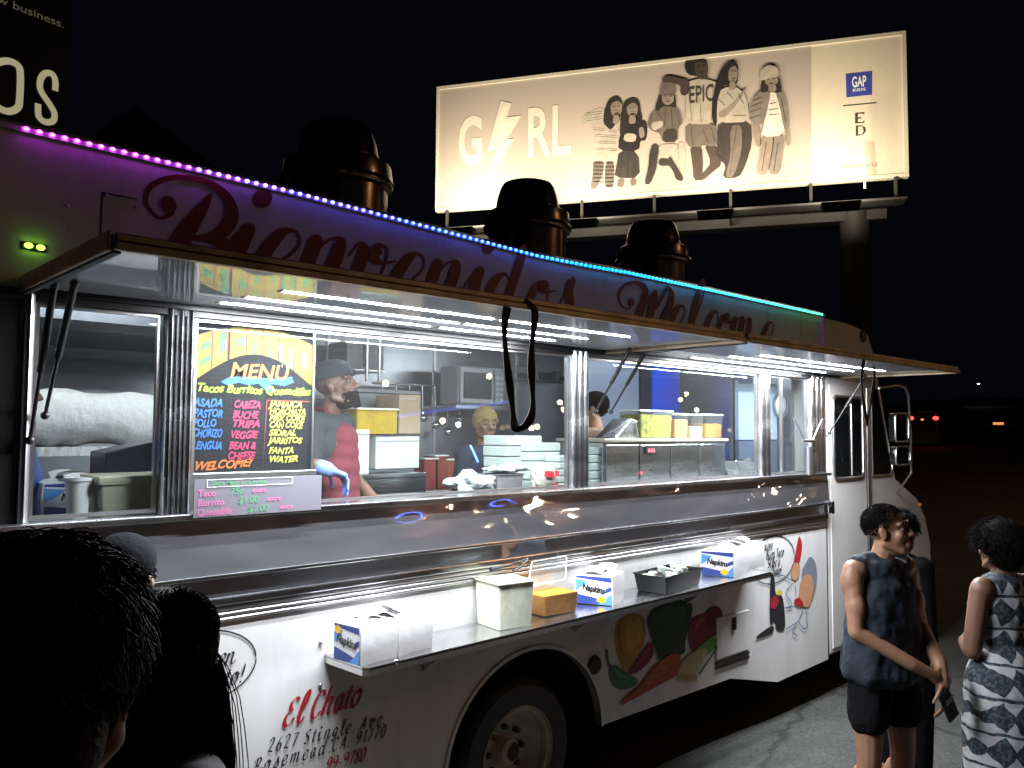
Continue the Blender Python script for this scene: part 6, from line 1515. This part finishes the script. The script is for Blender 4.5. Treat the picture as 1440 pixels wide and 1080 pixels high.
mxc = nt.nodes.new('ShaderNodeMix'); mxc.data_type = 'RGBA'; nt.links.new(wht, mxc.inputs[0]); nt.links.new(dark.outputs[0], mxc.inputs[6]); mxc.inputs[7].default_value = (.44, .45, .47, 1); nt.links.new(mxc.outputs[2], bs.inputs['Base Color'])
mb = MB(); torso(mb, R3, .020, .99, caps=False); rot = Matrix((R3.r, R3.f, Vector((0, 0, 1)))).transposed()
for i_ in range(24):
    z_ = 1.06-.034*i_; w_ = .168+.050*min(1, max(0, (1.06-z_)/.12)) if z_ > .9 else .222+.012*math.sin((.9-z_)*5)
    ellip(mb, P(0, -.008, z_), (w_, w_*.80, .075), rot, 24, 10)
fuse(mb, 'dress', dm, R3.t, .010, 6, cloth_wrinkle(.008, 12))
mb = MB(); sp = scalp(q3, hr, 1, 3600, 12, low=-.055, r=(.10, .115, .10)); tufts(mb, sp, .035, .0024, 13, lambda p: (p-hc).normalized(), curve=.9)
ellip(mb, q3(0, -.03, .05), (.112, .122, .104), hr); ellip(mb, q3(0, -.06, -.02), (.09, .075, .085), hr); mb.build('hair', HAIRB, R3.t, smooth=80)
mb = MB()
for s in (-1, 1): mb.box(P(s*.115, .05, .018), (.09, .25, .03), rot)
mb.build('shoes', BLACK, R3.t, bevel=.01)

# ---- customers in the foreground, backs to the camera
def strands(mb, roots, path, r=.0011, n=7, seed=1):
    rnd = random.Random(seed)
    for p in roots:
        pts = path(p, rnd); mb.tube(pts, r, 3, [r]*(len(pts)-1)+[r*.3])
def customer(label, top, H, face, skin, shirt, headyaw=0.0):
    Rg = Rig('person', label, (top.x, top.y), face, H, .010, top.z-H); Rg.o.z = top.z-H
    return Rg
def simple_body(Rg, skin, shirt, shirtname='shirt', hy=0.0, tilt=0.0, sc_=1.0, tw=1.0):
    P = Rg.P; hc = P(0, .02, 1.625); hr = Rg.head_rot(R(hy), R(tilt)); mb = MB(); q = head(mb, Rg, hc, hr, sc_); neck(mb, Rg, hc); torso(mb, Rg, 0, tw); k = Rg.k
    for s in (-1, 1):
        limb(mb, [P(s*.185*tw, 0, 1.40), P(s*.23*tw, .0, 1.11), P(s*.20, .18, .98)], [.052*k, .042*k, .028*k]); hand(mb, Rg, P(s*.20, .18, .98), Rg.f+Vector((0, 0, -.5)), Rg.r*(-s), .5, 1, s)
        limb(mb, [P(s*.10, 0, .90), P(s*.11, .01, .50), P(s*.11, -.02, .07), P(s*.12, .12, .03)], [.095*k, .06*k, .044*k, .034*k])
    fuse(mb, 'body', skin, Rg.t, .0085, 5)
    mb = MB(); torso(mb, Rg, .024, 1.06*tw)
    for s in (-1, 1): limb(mb, [P(s*.175*tw, 0, 1.41), P(s*.225*tw, 0, 1.18)], [.075*k, .066*k])
    fuse(mb, shirtname, shirt, Rg.t, .012, 6, cloth_wrinkle(.008, 14))
    mb = MB()
    for s in (-1, 1): limb(mb, [P(s*.09, 0, .9), P(s*.11, .01, .5), P(s*.11, 0, .08)], [.125*k, .085*k, .065*k])
    fuse(mb, 'trousers', BLKCL, Rg.t, .014, 4)
    mb = MB(); rot = Matrix((Rg.r, Rg.f, Vector((0, 0, 1)))).transposed()
    for s in (-1, 1): mb.box(P(s*.115, .05, .03), (.10, .27, .06), rot)
    mb.build('shoes', BLACK, Rg.t, bevel=.015)
    return hc, hr, q
OLIVE = mat('dark_olive_shirt', (.020, .018, .014), .9); DRED = mat('dark_red_shirt', (.06, .012, .012), .9); GREYS = mat('charcoal_shirt', (.03, .03, .034), .9)
def feet0(Rg, top):  # stand on the ground: scale so that the crown meets the wanted height
    pass
to_truck = Vector((.35, 1, 0))
# tall man at the left edge
tp = depth(52, 750, .80)
Rg = Rig('person', 'tall man with short dark hair at the left edge, seen from behind', (tp.x, tp.y), Vector((.55, 1, 0)), tp.z*1.75/1.755, .010)
hc, hr, q = simple_body(Rg, SKIN_B, DRED, sc_=1.0)
mb = MB(); sp = scalp(q, hr, 1, 6500, 21, low=-.085); kk = Rg.k
def lying(p, r_):
    n_ = (p-hc).normalized(); tg_ = (Vector((0, 0, -1))-Rg.f*.35+Vector((r_.gauss(0, .5), r_.gauss(0, .5), r_.gauss(0, .3)))); tg_ = (tg_-n_*tg_.dot(n_)).normalized(); L = r_.uniform(.025, .055); o = [p]; q_ = p.copy(); wv = r_.random()*6
    for k_ in range(4): q_ = q_+tg_*L*.25+n_*(.0045-.0028*k_)+tg_.cross(n_)*.004*math.sin(wv+k_*1.7); o.append(q_.copy())
    return o
strands(mb, sp, lying, .0010, seed=3)
ellip(mb, q(0, -.020, .042), (.084, .104, .090), hr, 28, 18); ellip(mb, q(0, -.055, -.03), (.078, .064, .085), hr); mb.build('hair', HAIRD, Rg.t, smooth=80)
# woman with long hair
tp = depth(219, 826, 1.52)
Rg = Rig('person', 'woman with long straight dark hair in front of the tall man, seen from behind', (tp.x, tp.y), RGT*.62+FWD*.78, tp.z*1.75/1.755, .010)
hc, hr, q = simple_body(Rg, SKIN_L, GREYS, hy=-8, tw=.72)
mb = MB(); sp = scalp(q, hr, 1, 3600, 31, low=-.05); kk = Rg.k
def longhair(p, r_):
    v = p-hc; side = v.dot(Rg.r); back = -v.dot(Rg.f); o = [p]
    L = r_.uniform(.34, .46); a = Vector(((p-hc).x, (p-hc).y, 0)); a = a.normalized() if a.length > .001 else -Rg.f
    jx = r_.gauss(0, .006); jy = r_.gauss(0, .006); dropz = max(0, v.z)
    o.append(p+a*.02+Vector((0, 0, .004-.02*(dropz < .05))))
    for k_ in range(1, 7):
        t_ = k_/6; rad = .092+.018*math.sin(t_*2.4); tgt = hc+a*rad+Vector((jx*t_*3, jy*t_*3, 0)); tgt.z = p.z-L*t_-.02
        bl_ = min(1, t_*2.2+.15); o.append(Vector((p.x+(tgt.x-p.x)*bl_, p.y+(tgt.y-p.y)*bl_, tgt.z)))
    return o
strands(mb, sp, longhair, .0013, seed=5)
ellip(mb, q(0, -.022, .040), (.083, .102, .088), hr, 24, 16)
core = MB(); ellip(mb, q(0, -.03, -.04), (.078, .09, .12), hr, 24, 14); ellip(mb, hc+Vector((0, 0, -.20))-Rg.f*.05, (.095, .06, .20), Matrix((Rg.r, Rg.f, Vector((0, 0, 1)))).transposed(), 24, 16); mb.build('hair', HAIRD, Rg.t, smooth=80)
# man in the dark cap
tp = depth(172, 749, 2.25)
Rg = Rig('person', 'man in a dark backward cap between the tall man and the truck', (tp.x, tp.y), Vector((.9, 1, 0)), (tp.z-.012)*1.75/1.755, .010)
hc, hr, q = simple_body(Rg, SKIN_T, GREYS)
mb = MB(); ellip(mb, q(0, -.012, .062), (.084, .103, .078), hr, 28, 16); mb.v = [v if (Vector(v)-hc).dot(hr @ Vector((0, 0, 1))) > .028 else tuple(Vector(v)-(hr @ Vector((0, 0, 1)))*((Vector(v)-hc).dot(hr @ Vector((0, 0, 1)))-.028)) for v in mb.v]
cp = mb.build('cap', mat('black_cap', (.008, .009, .013), .95, bump=.3, bscale=60, spec=.1), Rg.t, smooth=60)
mb = MB(); mb.prism([(-.06, -.10), (.06, -.10), (.05, -.155), (0, -.168), (-.05, -.155)], lambda u, v, s: q(u, v, .030+s), 0, .006); mb.build('cap_brim', mat('black_cap'), Rg.t)
mb = MB(); sp = [p for p in scalp(q, hr, 1, 1500, 41, low=-.06) if (p-hc).dot(hr @ Vector((0, 0, 1))) < .03]; tufts(mb, sp, .010, .003, 4, lambda p: (p-hc).normalized(), curve=.2); mb.build('hair', HAIRB, Rg.t)
# shorter person mostly behind the long hair, one ear catching the light
tp = depth(272, 944, 1.75)
Rg = Rig('person', 'shorter person with short hair and a reddish ear beside the long haired woman', (tp.x, tp.y), FWD*.75-RGT*.62, tp.z*1.75/1.755, .010)
hc, hr, q = simple_body(Rg, SKIN_L, OLIVE, tw=.68, hy=20)
mb = MB(); sp = scalp(q, hr, 1, 1500, 51, low=-.06); tufts(mb, sp, .014, .0035, 4, lambda p: (p-hc).normalized(), curve=.3); ellip(mb, q(0, -.020, .045), (.078, .098, .086), hr); mb.build('hair', HAIRB, Rg.t, smooth=80)

# ---- kitchen crew and one reflected customer
FLOOR = .74
tp = at(462, 503, .62)
Rg = Rig('person', 'cook in red apron, dark cap and blue glove behind the middle window', (tp.x, .62), Vector((.55, -.85, 0)), (tp.z-.02-FLOOR)*1.75/1.75, .007, FLOOR)
P = Rg.P; k = Rg.k; hc = P(0, .05, 1.615); hr = Rg.head_rot(R(-8), R(-14)); mb = MB(); q = head(mb, Rg, hc, hr, 1.08); neck(mb, Rg, hc); torso(mb, Rg)
wr = at(460, 660, .36); wr2 = P(-.12, .25, .98)
limb(mb, [P(.185, 0, 1.40), P(.27, .02, 1.12), wr+Vector((-.05, .02, .02)), wr], [.055*k, .044*k, .034*k, .028*k]); limb(mb, [P(-.185, 0, 1.40), P(-.24, .03, 1.13), wr2], [.055*k, .044*k, .03*k])
hand(mb, Rg, wr2, Rg.f, Vector((0, 0, -1)), .6, 1, -1)
for s in (-1, 1): limb(mb, [P(s*.10, 0, .90), P(s*.11, .01, .50), P(s*.11, -.02, .07), P(s*.12, .12, .03)], [.095*k, .06*k, .044*k, .034*k])
fuse(mb, 'body', mat('skin_deep_brown', (.13, .065, .045), .5, var=.15, vscale=25), Rg.t, .006, 5); eyes(Rg, q, 1.08)
mb = MB(); limb(mb, [wr+Vector((-.03, .01, .01)), wr], [.038, .036]); hand(mb, Rg, wr, Vector((.9, -.1, -.35)), Vector((-.3, -.1, -1)), 1.15, 1.05, 1); fuse(mb, 'glove', mat('blue_glove', (.16, .24, .62), .4), Rg.t, .005, 4)
mb = MB(); torso(mb, Rg, .020, 1.05, bust=.3)
for s, e_ in ((1, P(.25, .01, 1.18)), (-1, P(-.225, .02, 1.18))): limb(mb, [P(s*.175, 0, 1.41), e_], [.078*k, .066*k])
fuse(mb, 'shirt', mat('black_shirt', (.018, .019, .024), .85), Rg.t, .010, 5, cloth_wrinkle(.007, 14))
APR = mat('red_apron', (.10, .008, .015), .85, bump=.3, bscale=25)
mb = MB(); rot = Matrix((Rg.r, Rg.f, Vector((0, 0, 1)))).transposed()
for z_, a_, o_f in ((1.33, .115, .050), (1.26, .13, .052), (1.18, .155, .055), (1.10, .165, .058), (1.02, .175, .055), (.94, .18, .050), (.86, .185, .045), (.78, .185, .04)): ellip(mb, P(0, o_f+.012, z_), (a_*k, .112*k, .10*k), rot)
limb(mb, [P(.075, .10, 1.36), P(.07, .02, 1.49), P(.03, -.06, 1.49)], [.016, .016, .016]); limb(mb, [P(-.075, .10, 1.36), P(-.07, .02, 1.49), P(-.03, -.06, 1.49)], [.016, .016, .016])
fuse(mb, 'apron', APR, Rg.t, .009, 5)
mb = MB(); ellip(mb, P(-.05, .150, 1.29), (.022, .010, .014), rot); mb.build('badge', CUPW, Rg.t, smooth=60)
mb = MB(); ellip(mb, q(0, -.010, .066), (.088, .106, .074), hr, 28, 16); up = hr @ Vector((0, 0, 1)); mb.v = [v if (Vector(v)-hc).dot(up) > .040 else tuple(Vector(v)-up*((Vector(v)-hc).dot(up)-.040)) for v in mb.v]; mb.build('cap', mat('slate_cap', (.05, .06, .08), .8), Rg.t, smooth=50)
mb = MB(); sp = []
rnd = random.Random(4)
for i in range(420):
    a = rnd.uniform(-1, 1); z_ = rnd.uniform(-.115, -.045); p = q(.060*a, .030+.062*math.sqrt(max(0, 1-a*a)), z_); sp.append(p)
tufts(mb, sp, .009, .004, 6, lambda p: (p-hc).normalized(), curve=.3); ellip(mb, q(0, .026, -.082), (.053, .060, .040), hr); mb.build('beard', HAIRB, Rg.t)
def crew(label, px, py, Y, H, face, skin, shirt, shirtname, hair=True, cap=None, hy=0.0):
    tp = at(px, py, Y); Rg = Rig('person', label, (tp.x, Y), face, H, .010, tp.z-H)
    hc, hr, q = simple_body(Rg, skin, shirt, shirtname, hy)
    mb = MB(); sp = scalp(q, hr, 1, 700, 3, low=-.05); tufts(mb, sp, .016, .004, 6, lambda p: (p-hc).normalized(), curve=.3); ellip(mb, q(0, -.02, .045), (.079, .098, .086), hr)
    mb.build('hair', cap or HAIRB, Rg.t, smooth=80); eyes(Rg, q); return Rg
crew('reflected customer in dark shirt with yellow head cover, built solid behind the bread bag', 681, 574, 1.0, 1.52, Vector((.0, -1, 0)), SKIN_B, mat('navy_work_shirt', (.02, .026, .05), .85), 'shirt', cap=mat('dull_yellow_cap', (.26, .17, .05), .8), hy=20)  # reflection in the window glass, added as a solid figure inside
crew('worker in denim blue shirt cut by the left edge of the rear window', 6, 505, .55, 1.72, Vector((1, -.2, 0)), SKIN_B, mat('denim_blue_shirt', (.07, .12, .34), .85, bump=.4, bscale=18, bdist=.02), 'shirt')
crew('worker with dark hair behind the post beside the steam table', 838, 552, .80, 1.60, Vector((-.6, 1, 0)), SKIN_T, mat('tan_shirt', (.30, .19, .13), .85), 'shirt')

bpy.data.scenes.remove(TMP)
